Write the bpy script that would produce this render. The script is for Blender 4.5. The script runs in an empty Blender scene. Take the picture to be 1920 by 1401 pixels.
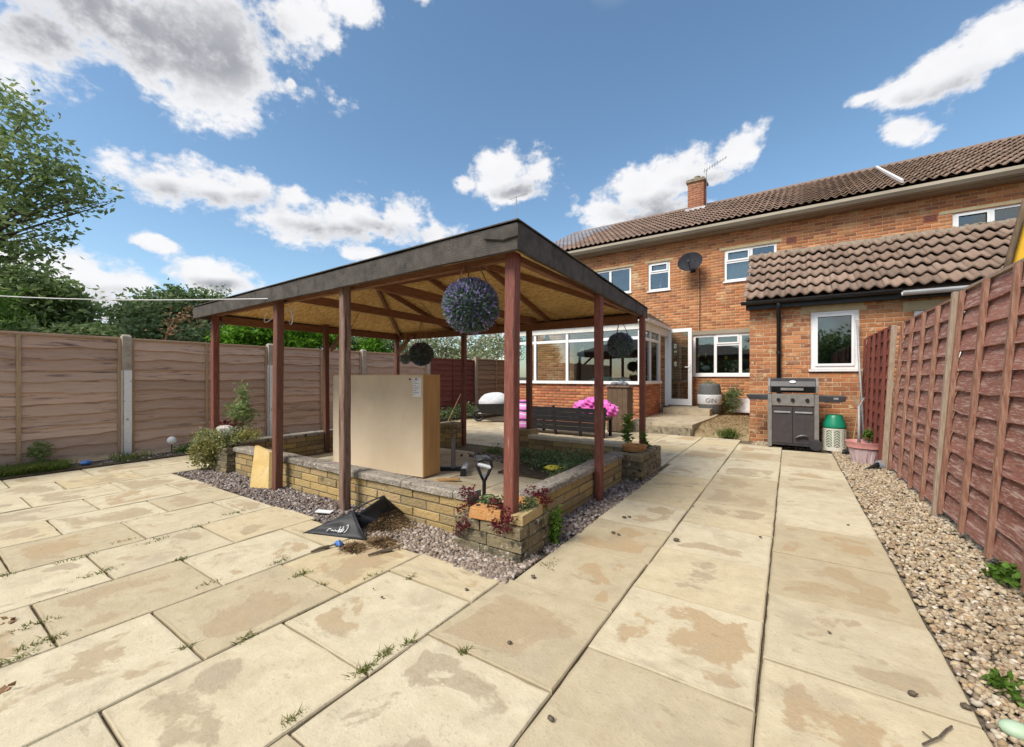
import bpy, math, random
import numpy as np
from mathutils import Vector, Matrix

random.seed(7); rng = np.random.default_rng(7)
D = bpy.data; SC = bpy.context.scene; COL = SC.collection
R = math.radians

# ---------------------------------------------------------------- camera, sky, sun, exposure
FPX = 783.0; YAW = math.atan(520 / 783.0); EYE = 1.2; CX = 960.0; HY = 705.0
cam = D.cameras.new("camera"); cam.sensor_width = 36; cam.lens = 36 * FPX / 1920
cam.shift_y = (HY - 700.5) / 1920; cam.clip_start = .05; cam.clip_end = 2000
co = D.objects.new("camera", cam); COL.objects.link(co)
co.location = (0, 0, EYE); co.rotation_euler = (R(90), 0, YAW); SC.camera = co

SUN_AZ = R(-160)        # measured from +Y towards +X, where the sun stands
SUN_EL = R(49)
sl = D.lights.new("sun", 'SUN'); sl.energy = 2.15; sl.angle = R(26); sl.color = (1, .93, .82)
so = D.objects.new("sun", sl); COL.objects.link(so)
sd = Vector((math.sin(SUN_AZ) * math.cos(SUN_EL), math.cos(SUN_AZ) * math.cos(SUN_EL), math.sin(SUN_EL)))
so.rotation_euler = sd.to_track_quat('Z', 'Y').to_euler(); so.location = (-6, -2, 12)
SC.view_settings.view_transform = 'Standard'; SC.view_settings.look = 'None'
SC.view_settings.exposure = 1.08; SC.view_settings.gamma = 1.0
SC.cycles.max_bounces = 8; SC.cycles.transparent_max_bounces = 16; SC.cycles.diffuse_bounces = 5
SC.cycles.use_denoising = True; SC.cycles.caustics_reflective = False; SC.cycles.caustics_refractive = False

RGT = np.array([math.cos(YAW), math.sin(YAW), 0]); FWD = np.array([-math.sin(YAW), math.cos(YAW), 0])
CAM = np.array([0, 0, EYE])
def ray(px, py): return FWD + (px - CX) / FPX * RGT - np.array([0, 0, (py - HY) / FPX])
def onz(px, py, z=0):
    d = ray(px, py); return CAM + d * ((z - EYE) / d[2])
def ony(px, py, y):
    d = ray(px, py); return CAM + d * (y / d[1])
def onx(px, py, x):
    d = ray(px, py); return CAM + d * (x / d[0])

class NT:
    """small node-tree writer"""
    def __init__(s, tree): s.t = tree; s.n = tree.nodes; s.l = tree.links; s.n.clear()
    def add(s, typ, ins=None, **kw):
        n = s.n.new(typ)
        for k, v in kw.items(): setattr(n, k, v)
        if ins:
            for k, v in ins.items():
                if v is None: continue
                sock = n.inputs[k]
                if isinstance(v, bpy.types.NodeSocket): s.l.new(v, sock)
                else: sock.default_value = v
        return n
    def math(s, op, a, b=0.0, clamp=False):
        return s.add('ShaderNodeMath', {0: a, 1: b}, operation=op, use_clamp=clamp).outputs[0]
    def vmath(s, op, a, b=None, out=0):
        return s.add('ShaderNodeVectorMath', {0: a, 1: b}, operation=op).outputs[out]
    def mix(s, f, a, b, blend='MIX'):
        n = s.n.new('ShaderNodeMix'); n.data_type = 'RGBA'; n.blend_type = blend
        for i, v in ((0, f), (6, a), (7, b)):
            if isinstance(v, bpy.types.NodeSocket): s.l.new(v, n.inputs[i])
            else: n.inputs[i].default_value = (*v, 1) if i and len(v) == 3 else v
        return n.outputs[2]
    def ramp(s, f, stops, interp='LINEAR'):
        n = s.n.new('ShaderNodeValToRGB'); s.l.new(f, n.inputs[0]); cr = n.color_ramp; cr.interpolation = interp
        while len(cr.elements) < len(stops): cr.elements.new(.5)
        for e, (p, c) in zip(cr.elements, stops):
            e.position = p; e.color = (c, c, c, 1) if isinstance(c, (int, float)) else (*c, 1)
        return n.outputs[0]
    def noise(s, vec, scale, detail=5, rough=.55, out=0, dist=0.0):
        return s.add('ShaderNodeTexNoise', {'Vector': vec, 'Scale': scale, 'Detail': detail, 'Roughness': rough, 'Distortion': dist}).outputs[out]
    def sstep(s, v, a, b):
        return s.add('ShaderNodeMapRange', {0: v, 1: a, 2: b, 3: 0.0, 4: 1.0}, interpolation_type='SMOOTHSTEP').outputs[0]

# --- world: Nishita sky with cumulus laid out by direction
W = D.worlds.new("World"); SC.world = W; W.use_nodes = True
T = NT(W.node_tree)
sky = T.add('ShaderNodeTexSky', sky_type='NISHITA', sun_disc=False, sun_elevation=SUN_EL, sun_rotation=SUN_AZ,
            air_density=1.0, dust_density=.6, ozone_density=1.6, altitude=50)
hs = T.add('ShaderNodeHueSaturation', {'Hue': .492, 'Saturation': 1.06, 'Value': 1.0, 'Color': sky.outputs[0]})
bg_sky = T.add('ShaderNodeBackground', {'Color': hs.outputs[0], 'Strength': .086})
dirv = T.add('ShaderNodeTexCoord').outputs['Generated']
sep = T.add('ShaderNodeSeparateXYZ', {0: dirv})
az = T.math('ARCTAN2', sep.outputs[0], sep.outputs[1])
el = T.math('ARCSINE', sep.outputs[2])
# fluffy distortion: noise stretched a little, finer near the horizon
q = T.add('ShaderNodeCombineXYZ', {0: az, 1: T.math('MULTIPLY', el, 1.35), 2: 0.0}).outputs[0]
n1 = T.noise(q, 7.0, 5, .58, 0); n2 = T.noise(q, 21.0, 4, .6, 0)
n2b = T.noise(q, 60.0, 3, .6, 0)
fluff = T.math('ADD', T.math('ADD', T.math('MULTIPLY', T.math('SUBTRACT', n1, .5), 2.6), T.math('MULTIPLY', T.math('SUBTRACT', n2, .5), 1.3)), T.math('MULTIPLY', T.math('SUBTRACT', n2b, .5), .55))
nd = T.noise(q, 6.5, 4, .5, 1)
wob = T.vmath('MULTIPLY', T.vmath('SUBTRACT', nd, (.5, .5, .5)), (.10, .07, 0))
qw = T.vmath('ADD', T.add('ShaderNodeCombineXYZ', {0: az, 1: el, 2: 0.0}).outputs[0], wob)
def dirae(px, py):
    d = ray(px, py); d = d / np.linalg.norm(d)
    return math.atan2(d[0], d[1]), math.asin(d[2])
def field(blobs):
    cur = None
    for (x, y, rx, ry) in blobs:
        a0, e0 = dirae(x, y); a1, _ = dirae(x + rx, y); a2, _ = dirae(x - rx, y)
        _, e1 = dirae(x, y - ry); _, e2 = dirae(x, y + ry)
        ra, re = abs(a1 - a2) / 2, abs(e1 - e2) / 2
        v = T.vmath('SUBTRACT', qw, (a0, e0, 0)); v = T.vmath('MULTIPLY', v, (1 / ra, 1 / re, 0))
        ln = T.vmath('LENGTH', v, None, 1)
        cur = ln if cur is None else T.math('SMOOTH_MIN', cur, ln)
        if cur is not ln: cur.node.inputs[2].default_value = .25
    return cur
clouds = [(250, 20, 400, 150), (60, 90, 180, 85), (430, 130, 140, 85), (300, 110, 200, 75), (560, 40, 90, 60), (660, 15, 70, 45), (790, 0, 25, 18),
          (300, 335, 100, 48), (400, 345, 90, 42), (470, 358, 70, 34), (545, 365, 40, 28),
          (560, 425, 105, 42), (660, 415, 100, 45), (745, 405, 70, 45), (820, 428, 50, 28), (680, 478, 55, 18),
          (300, 458, 45, 16), (100, 515, 150, 55), (220, 535, 130, 50), (400, 525, 105, 36), (250, 590, 240, 45), (60, 590, 160, 60),
          (935, 320, 55, 45), (1000, 325, 55, 48), (880, 335, 30, 18), (965, 355, 50, 22),
          (1140, 395, 75, 38), (1210, 350, 85, 45), (1290, 310, 85, 45), (1380, 280, 60, 38), (1240, 400, 90, 30),
          (1780, 120, 120, 50), (1870, 70, 110, 60), (1700, 165, 90, 35), (1700, 240, 80, 28), (1640, 180, 60, 18),
          (540, 162, 18, 14), (700, 600, 260, 30)]
greys = [(200, 15, 420, 120), (380, 95, 150, 75), (240, 90, 160, 60), (70, 60, 220, 70), (480, 60, 70, 60),
         (370, 368, 140, 26), (480, 380, 60, 18), (640, 440, 120, 24), (740, 430, 70, 20), (150, 555, 160, 24), (410, 540, 70, 16),
         (985, 352, 60, 18), (1240, 385, 110, 26), (1330, 335, 60, 20), (1790, 165, 120, 35), (250, 600, 240, 26)]
fd = field(clouds); gd = field(greys)
inb = T.math('ADD', T.math('SUBTRACT', 1.0, fd), fluff)
mask = T.sstep(inb, -.16, .44)
# beyond the photographed piece of sky the same broken cumulus goes on
pa, pe = math.pi, .3
ab = T.math('ABSOLUTE', T.math('SUBTRACT', T.math('FLOORED_MODULO', T.math('ADD', az, YAW + math.pi), 2 * math.pi), math.pi))
n3 = T.noise(T.vmath('MULTIPLY', dirv, (1, 1, 1.7)), 2.1, 5, .57)
outside = T.math('MAXIMUM', T.sstep(ab, .92, 1.1), T.sstep(el, .70, .8))
gen = T.math('MULTIPLY', T.sstep(n3, .49, .57), T.math('MULTIPLY', outside, T.sstep(el, -.02, .1)))
allm = T.math('MAXIMUM', mask, gen, clamp=True)
thick = T.math('MAXIMUM', T.math('MULTIPLY', T.sstep(T.math('ADD', T.math('SUBTRACT', 1.0, gd), T.math('MULTIPLY', fluff, .22)), -.35, .80), T.sstep(inb, .0, 1.0)),
               T.math('MULTIPLY', T.sstep(n3, .56, .72), T.math('MULTIPLY', outside, .8)))
mott = T.math('ADD', .88, T.math('MULTIPLY', T.math('ADD', T.math('MULTIPLY', n1, .5), T.math('MULTIPLY', n2, .5)), .24))
ccol = T.mix(T.math('MULTIPLY', thick, .96), (.455, .453, .46), (.175, .178, .195))
ccol = T.mix(1.0, ccol, T.add('ShaderNodeCombineColor', {0: mott, 1: mott, 2: mott}).outputs[0], 'MULTIPLY')
bg_c = T.add('ShaderNodeBackground', {'Color': ccol, 'Strength': 1.0})
mx = T.add('ShaderNodeMixShader', {0: T.math('MULTIPLY', allm, .97), 1: bg_sky.outputs[0], 2: bg_c.outputs[0]})
T.add('ShaderNodeOutputWorld', {0: mx.outputs[0]})

# ---------------------------------------------------------------- materials
def mat(name, cols, scale=6, detail=6, rough=.75, rand=None, randcols=None, randamt=.6, bump=.15, bscale=40,
        stretch=(1, 1, 1), metal=0.0, spec=.4, contrast=(.35, .65), spots=None, coat=0.0, trans=0.0):
    """noise-mixed colours; rand 'obj'/'island' picks a tone per piece; spots=(colour, scale, lo, hi) scattered stains"""
    m = D.materials.new(name); m.use_nodes = True; t = NT(m.node_tree)
    tc = t.add('ShaderNodeTexCoord').outputs['Object']
    rnd = None
    if rand == 'obj': rnd = t.add('ShaderNodeObjectInfo').outputs['Random']
    if rand == 'island': rnd = t.add('ShaderNodeNewGeometry').outputs['Random Per Island']
    v = tc
    if rand == 'obj':
        off = t.math('MULTIPLY', rnd, 37.0); v = t.vmath('ADD', tc, t.add('ShaderNodeCombineXYZ', {0: off, 1: off, 2: off}).outputs[0])
    vs = t.vmath('MULTIPLY', v, stretch) if stretch != (1, 1, 1) else v
    n = t.noise(vs, scale, detail, .6)
    c = t.ramp(n, [(contrast[0], cols[0]), (contrast[1], cols[1])] + ([(min(.98, contrast[1] + .15), cols[2])] if len(cols) > 2 else []))
    if rnd is not None and randcols:
        k = len(randcols); rc = t.ramp(rnd, [((i + .5) / k, cc) for i, cc in enumerate(randcols)])
        c = t.mix(randamt, c, rc)
        vv = t.math('ADD', .82, t.math('MULTIPLY', t.math('FRACT', t.math('MULTIPLY', rnd, 17.3)), .36))
        c = t.mix(1.0, c, t.add('ShaderNodeCombineColor', {0: vv, 1: vv, 2: vv}).outputs[0], 'MULTIPLY')
    if spots:
        for sp in (spots if isinstance(spots, list) else [spots]):
            sn = t.noise(vs, sp[1], 7, .65); c = t.mix(t.sstep(sn, sp[2], sp[3]), c, sp[0])
    bs = t.add('ShaderNodeBsdfPrincipled', {'Base Color': c, 'Roughness': rough, 'Metallic': metal, 'Specular IOR Level': spec})
    if coat: bs.inputs['Coat Weight'].default_value = coat
    if bump:
        bn = t.noise(vs, bscale, 8, .65)
        b = t.add('ShaderNodeBump', {'Strength': bump, 'Distance': .02, 'Height': bn}); t.l.new(b.outputs[0], bs.inputs['Normal'])
    outp = bs.outputs[0]
    if trans:
        tr = t.add('ShaderNodeBsdfTranslucent', {'Color': c}); outp = t.add('ShaderNodeMixShader', {0: trans, 1: bs.outputs[0], 2: tr.outputs[0]}).outputs[0]
    t.add('ShaderNodeOutputMaterial', {0: outp}); return m

BRK = [(.43, .15, .06), (.50, .205, .08), (.35, .11, .05), (.54, .27, .125), (.46, .165, .065), (.21, .075, .05), (.49, .235, .105), (.28, .09, .05), (.40, .16, .07)]
m_brick = mat("house_brick", [(.42, .17, .065), (.50, .23, .10)], 30, rough=.88, rand='obj', randcols=BRK, randamt=.75, bump=.4, bscale=90, spots=[((.58, .43, .26), 9, .53, .68), ((.17, .07, .04), 13, .60, .72)])
m_brick_i = mat("house_brick_far", [(.43, .175, .06), (.51, .24, .095)], 3, rough=.88, rand='island', randcols=BRK, randamt=.75, bump=.3, bscale=60, spots=[((.58, .43, .25), 1.1, .55, .72), ((.20, .085, .045), 2.3, .60, .74)])
m_redbrick_i = mat("conservatory_brick", [(.42, .14, .06), (.52, .21, .09)], 20, rough=.9, rand='island', randcols=[(.40, .12, .06), (.48, .17, .07), (.54, .25, .11), (.30, .10, .06)], randamt=.7, bump=.4, bscale=70)
m_chim_i = mat("chimney_brick", [(.30, .12, .07), (.36, .15, .08)], 20, rough=.9, rand='island', randcols=[(.28, .10, .06), (.35, .14, .08)], bump=.3)
m_mortar = mat("mortar", [(.46, .35, .22), (.58, .47, .31)], 25, rough=.95, bump=.3, bscale=120)
m_mortar_d = mat("mortar_dark", [(.10, .085, .06), (.19, .16, .11)], 25, rough=.95, bump=.3, bscale=120)
YB = [(.42, .29, .11), (.47, .34, .14), (.36, .23, .09), (.30, .24, .13), (.45, .31, .17), (.50, .37, .18), (.25, .19, .10)]
m_stone = mat("wall_block", [(.30, .22, .10), (.46, .34, .16)], 14, rough=.92, rand='obj', randcols=YB, randamt=.65, bump=.8, bscale=45, spots=[((.09, .08, .045), 7, .56, .70), ((.45, .42, .36), 22, .64, .72)])
m_stone_old = mat("pier_block", [(.15, .13, .085), (.26, .21, .125)], 14, rough=.95, rand='obj', randcols=[(.23, .185, .11), (.16, .135, .085), (.28, .22, .125)], randamt=.6, bump=.9, bscale=40, spots=[((.05, .046, .03), 9, .50, .64), ((.50, .47, .40), 16, .57, .67)])
m_coping = mat("coping_concrete", [(.20, .17, .14), (.38, .34, .29)], 28, rough=.95, rand='obj', randcols=[(.28, .24, .19), (.33, .30, .25)], randamt=.4, bump=1.0, bscale=60, spots=[((.56, .53, .48), 34, .56, .66), ((.07, .06, .045), 12, .56, .68)])
m_pale_coping = mat("pale_coping", [(.50, .43, .32), (.60, .53, .40)], 8, rough=.9, bump=.3)
m_orange_brick = mat("loose_orange_brick", [(.48, .22, .07), (.55, .30, .12)], 20, rough=.9, bump=.7, bscale=60, spots=((.2, .1, .05), 12, .6, .7))
m_concrete = mat("concrete", [(.36, .30, .21), (.48, .41, .29)], 5, rough=.93, bump=.3, bscale=60, spots=((.13, .11, .075), 6, .58, .72))
m_rough_conc = mat("rough_concrete", [(.16, .14, .10), (.34, .29, .20)], 12, rough=.95, bump=.9, bscale=30, spots=((.05, .05, .03), 9, .55, .65))
m_post_conc = mat("concrete_post", [(.30, .25, .20), (.42, .37, .30)], 12, rough=.93, bump=.4, bscale=80)
m_lintel = mat("lintel_concrete", [(.45, .35, .20), (.55, .45, .28)], 7, rough=.92, bump=.2)
m_white_flake = mat("flaking_white_paint", [(.72, .72, .72), (.80, .80, .79)], 25, rough=.8, bump=.6, bscale=60, spots=((.35, .30, .24), 22, .60, .66))
TILE = [(.225, .155, .115), (.27, .19, .145), (.185, .13, .10), (.30, .215, .165), (.245, .165, .12)]
m_tile = mat("roof_tile", [(.20, .135, .10), (.30, .21, .16)], 60, rough=.9, rand='obj', randcols=TILE, randamt=.6, bump=.5, bscale=120, spots=((.36, .32, .26), 18, .63, .74))
m_tile_i = mat("roof_tile_far", [(.20, .13, .105), (.26, .175, .14)], 30, rough=.9, rand='island', randcols=TILE, randamt=.6, bump=.3, bscale=80)
m_tile_b = mat("roof_tile_slate", [(.20, .20, .23), (.27, .28, .32)], 30, rough=.8, rand='island', randcols=[(.20, .20, .23), (.27, .28, .32), (.24, .20, .20)], bump=.3)
m_ridge = mat("ridge_mortar", [(.19, .155, .11), (.34, .29, .22)], 16, rough=.95, bump=1.0, bscale=40, spots=((.07, .06, .045), 10, .55, .66))
m_ridge_dk = mat("ridge_tile", [(.18, .135, .12), (.25, .19, .16)], 16, rough=.9, bump=.4)
m_fascia = mat("grey_eave", [(.25, .215, .165), (.33, .29, .225)], 3, rough=.85, bump=.1, stretch=(.3, 1, 1))
m_upvc = mat("white_upvc", [(.80, .80, .81), (.84, .84, .84)], 3, rough=.35, bump=0)
m_upvc_d = mat("dirty_white_frame", [(.70, .69, .62), (.80, .79, .75)], 5, rough=.5, bump=.05, spots=((.34, .32, .22), 9, .63, .74))
m_black_pl = mat("black_plastic", [(.012, .012, .014), (.022, .022, .024)], 10, rough=.45, bump=.05)
m_grey_pl = mat("grey_gutter", [(.52, .53, .54), (.62, .63, .64)], 5, rough=.5, bump=.05)
m_dark_in = mat("room_interior", [(.04, .04, .045), (.08, .075, .07)], 3, rough=.9, bump=0)
m_curtain = mat("net_curtain", [(.55, .58, .62), (.68, .70, .73)], 6, rough=.9, bump=.4, stretch=(12, 12, 1), bscale=10)
m_redwood = mat("red_stained_timber", [(.155, .045, .032), (.24, .085, .06)], 10, rough=.6, bump=.3, bscale=25, stretch=(9, 9, .8), spots=[((.34, .21, .17), 9, .58, .70), ((.085, .03, .025), 3, .55, .72)])
m_redwood_d = mat("dark_stained_timber", [(.12, .045, .03), (.19, .085, .055)], 10, rough=.6, bump=.3, bscale=25, stretch=(9, 9, .8))
m_greywood = mat("weathered_timber", [(.17, .105, .075), (.27, .195, .15)], 10, rough=.8, bump=.5, bscale=25, stretch=(10, 10, .7), spots=((.12, .05, .04), 3, .50, .62))
m_beam = mat("brown_beam", [(.17, .075, .04), (.26, .125, .065)], 8, rough=.7, bump=.3, bscale=25, stretch=(1, .8, 8))
m_felt = mat("felted_fascia", [(.058, .050, .044), (.112, .098, .086)], 9, rough=.8, bump=.7, bscale=120, spots=((.035, .03, .028), 4, .57, .70))
m_fence_l = mat("lap_board_grey", [(.36, .235, .17), (.60, .44, .34)], 5, rough=.88, rand='obj', randcols=[(.50, .34, .25), (.58, .42, .32), (.42, .275, .20), (.54, .36, .265)], randamt=.7, bump=.35, bscale=22, stretch=(1, .7, 9), spots=[((.14, .095, .09), 2.6, .54, .70), ((.42, .25, .14), 1.9, .58, .75)])
m_fence_r = mat("lap_board_red", [(.23, .085, .062), (.36, .16, .125)], 7, rough=.88, rand='obj', randcols=[(.25, .10, .072), (.34, .165, .125), (.20, .078, .055), (.29, .125, .09)], randamt=.55, bump=.3, bscale=30, stretch=(1, .5, 6), spots=[((.48, .34, .29), 8, .50, .66), ((.45, .32, .27), 22, .52, .66), ((.11, .035, .026), 2.2, .58, .75)])
m_fence_rd = mat("lap_board_dark_red", [(.13, .032, .024), (.20, .06, .042)], 7, rough=.8, rand='obj', randcols=[(.15, .038, .028), (.20, .06, .042)], randamt=.5, bump=.5, bscale=22, stretch=(1, 1, 10))
m_fence_t = mat("lap_board_tan", [(.26, .18, .11), (.36, .26, .17)], 6, rough=.88, rand='obj', randcols=[(.30, .21, .13), (.25, .17, .10)], randamt=.5, bump=.4, stretch=(1, 1, 10))
m_batten_l = mat("pale_batten", [(.33, .22, .13), (.44, .31, .19)], 8, rough=.85, bump=.3, stretch=(9, 9, 1))
m_batten_r = mat("red_batten", [(.20, .085, .055), (.36, .21, .15)], 8, rough=.85, bump=.4, stretch=(9, 9, 1), spots=((.40, .29, .2), 6, .58, .7))
m_post_r = mat("grey_fence_post", [(.29, .21, .15), (.42, .33, .25)], 8, rough=.88, bump=.4, stretch=(9, 9, 1))
m_soil = mat("soil", [(.055, .040, .026), (.12, .090, .058)], 14, rough=.97, bump=1.0, bscale=40)
m_bed = mat("joint_sand", [(.11, .088, .055), (.19, .15, .095)], 30, rough=.97, bump=.6, bscale=90)
m_gbase = mat("gravel_bed", [(.13, .105, .08), (.24, .20, .155)], 60, rough=.95, bump=1.0, bscale=90)
m_drylawn = mat("parched_turf", [(.26, .195, .10), (.36, .28, .16)], 14, rough=.97, bump=.9, bscale=60, spots=((.11, .13, .035), 4, .57, .70))
PEB = [(.34, .26, .16), (.46, .38, .25), (.22, .15, .09), (.55, .48, .36), (.38, .26, .13), (.14, .10, .075), (.42, .33, .20), (.25, .19, .14), (.58, .53, .43), (.30, .19, .10)]
m_peb = mat("pebble", [(.40, .33, .25), (.5, .43, .33)], 60, rough=.8, rand='island', randcols=PEB, randamt=.85, bump=0)
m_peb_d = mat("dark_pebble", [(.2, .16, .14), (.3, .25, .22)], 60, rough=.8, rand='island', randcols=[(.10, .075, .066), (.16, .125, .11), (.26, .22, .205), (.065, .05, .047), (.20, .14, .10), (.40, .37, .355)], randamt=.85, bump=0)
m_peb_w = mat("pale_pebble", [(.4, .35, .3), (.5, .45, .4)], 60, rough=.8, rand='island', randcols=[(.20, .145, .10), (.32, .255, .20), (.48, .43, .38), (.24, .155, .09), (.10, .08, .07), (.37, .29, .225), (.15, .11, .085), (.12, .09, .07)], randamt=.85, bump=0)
m_metal = mat("galvanised_metal", [(.30, .305, .315), (.40, .405, .41)], 14, rough=.6, metal=.4, bump=.1)
m_greymetal = mat("grey_metal", [(.15, .14, .135), (.20, .19, .18)], 10, rough=.5, metal=.3, bump=.05)
m_bbq_dk = mat("dark_enamel", [(.032, .031, .035), (.05, .048, .052)], 10, rough=.4, bump=.05)
m_bbq_door = mat("brown_grey_panel", [(.045, .038, .040), (.062, .054, .055)], 10, rough=.5, bump=.05)
m_bbq_grey = mat("grey_paint", [(.17, .16, .145), (.23, .215, .20)], 12, rough=.55, bump=.1)
m_darkglass = mat("dark_oven_glass", [(.008, .008, .009), (.012, .012, .012)], 4, rough=.1, bump=0)
m_green_pl = mat("green_plastic", [(.01, .20, .11), (.015, .26, .145)], 4, rough=.35, bump=0)
m_cream_pl = mat("cream_plastic", [(.62, .60, .50), (.72, .70, .60)], 8, rough=.5, bump=.05)
m_pink_pl = mat("pink_plastic", [(.58, .25, .23), (.70, .36, .34)], 5, rough=.6, bump=.1)
m_pink_fl = mat("faded_pink", [(.50, .36, .38), (.62, .48, .49)], 8, rough=.7, bump=.1)
m_grey_rub = mat("grey_rubber", [(.14, .15, .17), (.26, .27, .30)], 9, rough=.7, bump=.2)
m_barrel = mat("grey_planter", [(.085, .09, .09), (.14, .145, .145)], 8, rough=.7, bump=.2, stretch=(6, 6, .5))
m_white = mat("white_board", [(.72, .73, .76), (.80, .80, .82)], 4, rough=.6, bump=.05)
m_ink = mat("dark_ink", [(.02, .02, .025), (.03, .03, .03)], 4, rough=.6, bump=0)
m_cabf = mat("beige_hardboard", [(.58, .475, .335), (.64, .54, .40)], 2, rough=.75, bump=.05, spots=((.46, .40, .32), 1.3, .5, .75))
m_cabs = mat("oak_veneer", [(.46, .26, .10), (.55, .33, .14)], 3, rough=.55, bump=.05, stretch=(6, 6, .5))
m_bag = mat("black_bag", [(.012, .013, .016), (.03, .031, .036)], 5, rough=.55, bump=.35, bscale=9)
m_bench = mat("black_slats", [(.012, .012, .015), (.028, .026, .028)], 8, rough=.5, bump=.2, stretch=(1, 1, 6))
m_pinkcloth = mat("magenta_cloth", [(.62, .06, .38), (.80, .22, .58), (.85, .55, .75)], 9, rough=.8, bump=.5, bscale=8)
m_whitecloth = mat("grey_sheet", [(.48, .50, .52), (.66, .67, .68)], 7, rough=.8, bump=.7, bscale=6)
m_darkwood = mat("old_brown_boards", [(.10, .065, .04), (.17, .115, .07)], 8, rough=.85, bump=.4, stretch=(8, 8, 1))
m_sand = mat("leaning_stone", [(.52, .36, .13), (.60, .46, .22)], 5, rough=.92, bump=.4, bscale=50, spots=((.60, .55, .46), 2.2, .52, .62))
m_rock = mat("pale_rock", [(.42, .38, .34), (.58, .54, .50)], 8, rough=.95, bump=.8)
m_teal = mat("teal_plastic", [(.05, .38, .33), (.08, .46, .40)], 4, rough=.5, bump=0)
m_blue = mat("blue_plastic", [(.05, .14, .42), (.09, .22, .55)], 9, rough=.5, bump=.4)
m_yellow = mat("yellow_plastic", [(.70, .60, .05), (.75, .66, .10)], 4, rough=.5, bump=0)
m_canopy = mat("yellow_canvas", [(.66, .36, .02), (.76, .46, .03)], 3, rough=.75, bump=.2)
m_terra = mat("terracotta", [(.26, .075, .045), (.33, .105, .06)], 9, rough=.9, bump=.2)
m_straw = mat("dead_grass", [(.20, .125, .06), (.32, .215, .11)], 30, rough=.95, rand='island', randcols=[(.22, .13, .06), (.34, .24, .12), (.14, .085, .045)], bump=0)
m_bark = mat("bark", [(.09, .07, .05), (.17, .135, .10)], 14, rough=.95, bump=.6, stretch=(5, 5, 1))
m_lead = mat("lead_flashing", [(.42, .43, .45), (.55, .56, .57)], 6, rough=.6, bump=.1)
m_cable = mat("pale_cable", [(.55, .55, .55), (.62, .62, .62)], 4, rough=.6, bump=0)
m_dish = mat("dish_grey", [(.022, .022, .028), (.038, .038, .045)], 6, rough=.85, spec=.15, bump=.05)
m_rope = mat("coir_rope", [(.32, .19, .09), (.42, .27, .14)], 20, rough=.9, bump=.3)
def leafmat(name, cols, trans=.45):
    return mat(name, [cols[0], cols[-1]], 2.0, 2, rough=.55, rand='island', randcols=cols, randamt=.8, bump=0, spec=.25, trans=trans)
m_leaf = leafmat("tree_leaf", [(.16, .245, .07), (.23, .32, .10), (.30, .39, .15), (.11, .17, .06), (.38, .46, .23)])
m_leaf_d = leafmat("dark_leaf", [(.10, .17, .06), (.15, .23, .085), (.21, .29, .125), (.29, .36, .19)])
m_leaf_b = leafmat("bright_leaf", [(.10, .25, .015), (.16, .36, .02), (.22, .44, .035), (.07, .17, .012)])
m_leaf_w = leafmat("willow_leaf", [(.10, .20, .025), (.14, .27, .04), (.18, .31, .06), (.07, .14, .02)])
m_leaf_p = leafmat("variegated_leaf", [(.16, .24, .07), (.30, .36, .16), (.50, .50, .34), (.10, .17, .05), (.60, .58, .46)])
m_leaf_y = leafmat("yellow_green_leaf", [(.30, .30, .07), (.40, .36, .12), (.22, .24, .07), (.46, .40, .20), (.15, .17, .07)])
m_leaf_r = leafmat("red_leaf", [(.13, .014, .028), (.19, .022, .04), (.08, .01, .02), (.22, .06, .05)])
m_grass = leafmat("grass", [(.10, .17, .03), (.16, .22, .05), (.22, .24, .08), (.07, .11, .02)])
m_weed = leafmat("weed", [(.16, .19, .045), (.24, .22, .08), (.11, .15, .035), (.26, .19, .09), (.20, .25, .06)])
m_fl = leafmat("lavender_flower", [(.26, .22, .48), (.38, .32, .62), (.20, .17, .40), (.48, .43, .70)], .3)
m_flg = leafmat("topiary_leaf", [(.13, .21, .16), (.19, .28, .22), (.29, .38, .33), (.08, .13, .10)], .3)
m_flw = leafmat("white_blossom", [(.62, .62, .58), (.74, .74, .70), (.55, .56, .5)], .2)
m_twig = leafmat("orange_twig", [(.32, .17, .08), (.40, .24, .12), (.24, .13, .07)], .1)

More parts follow.
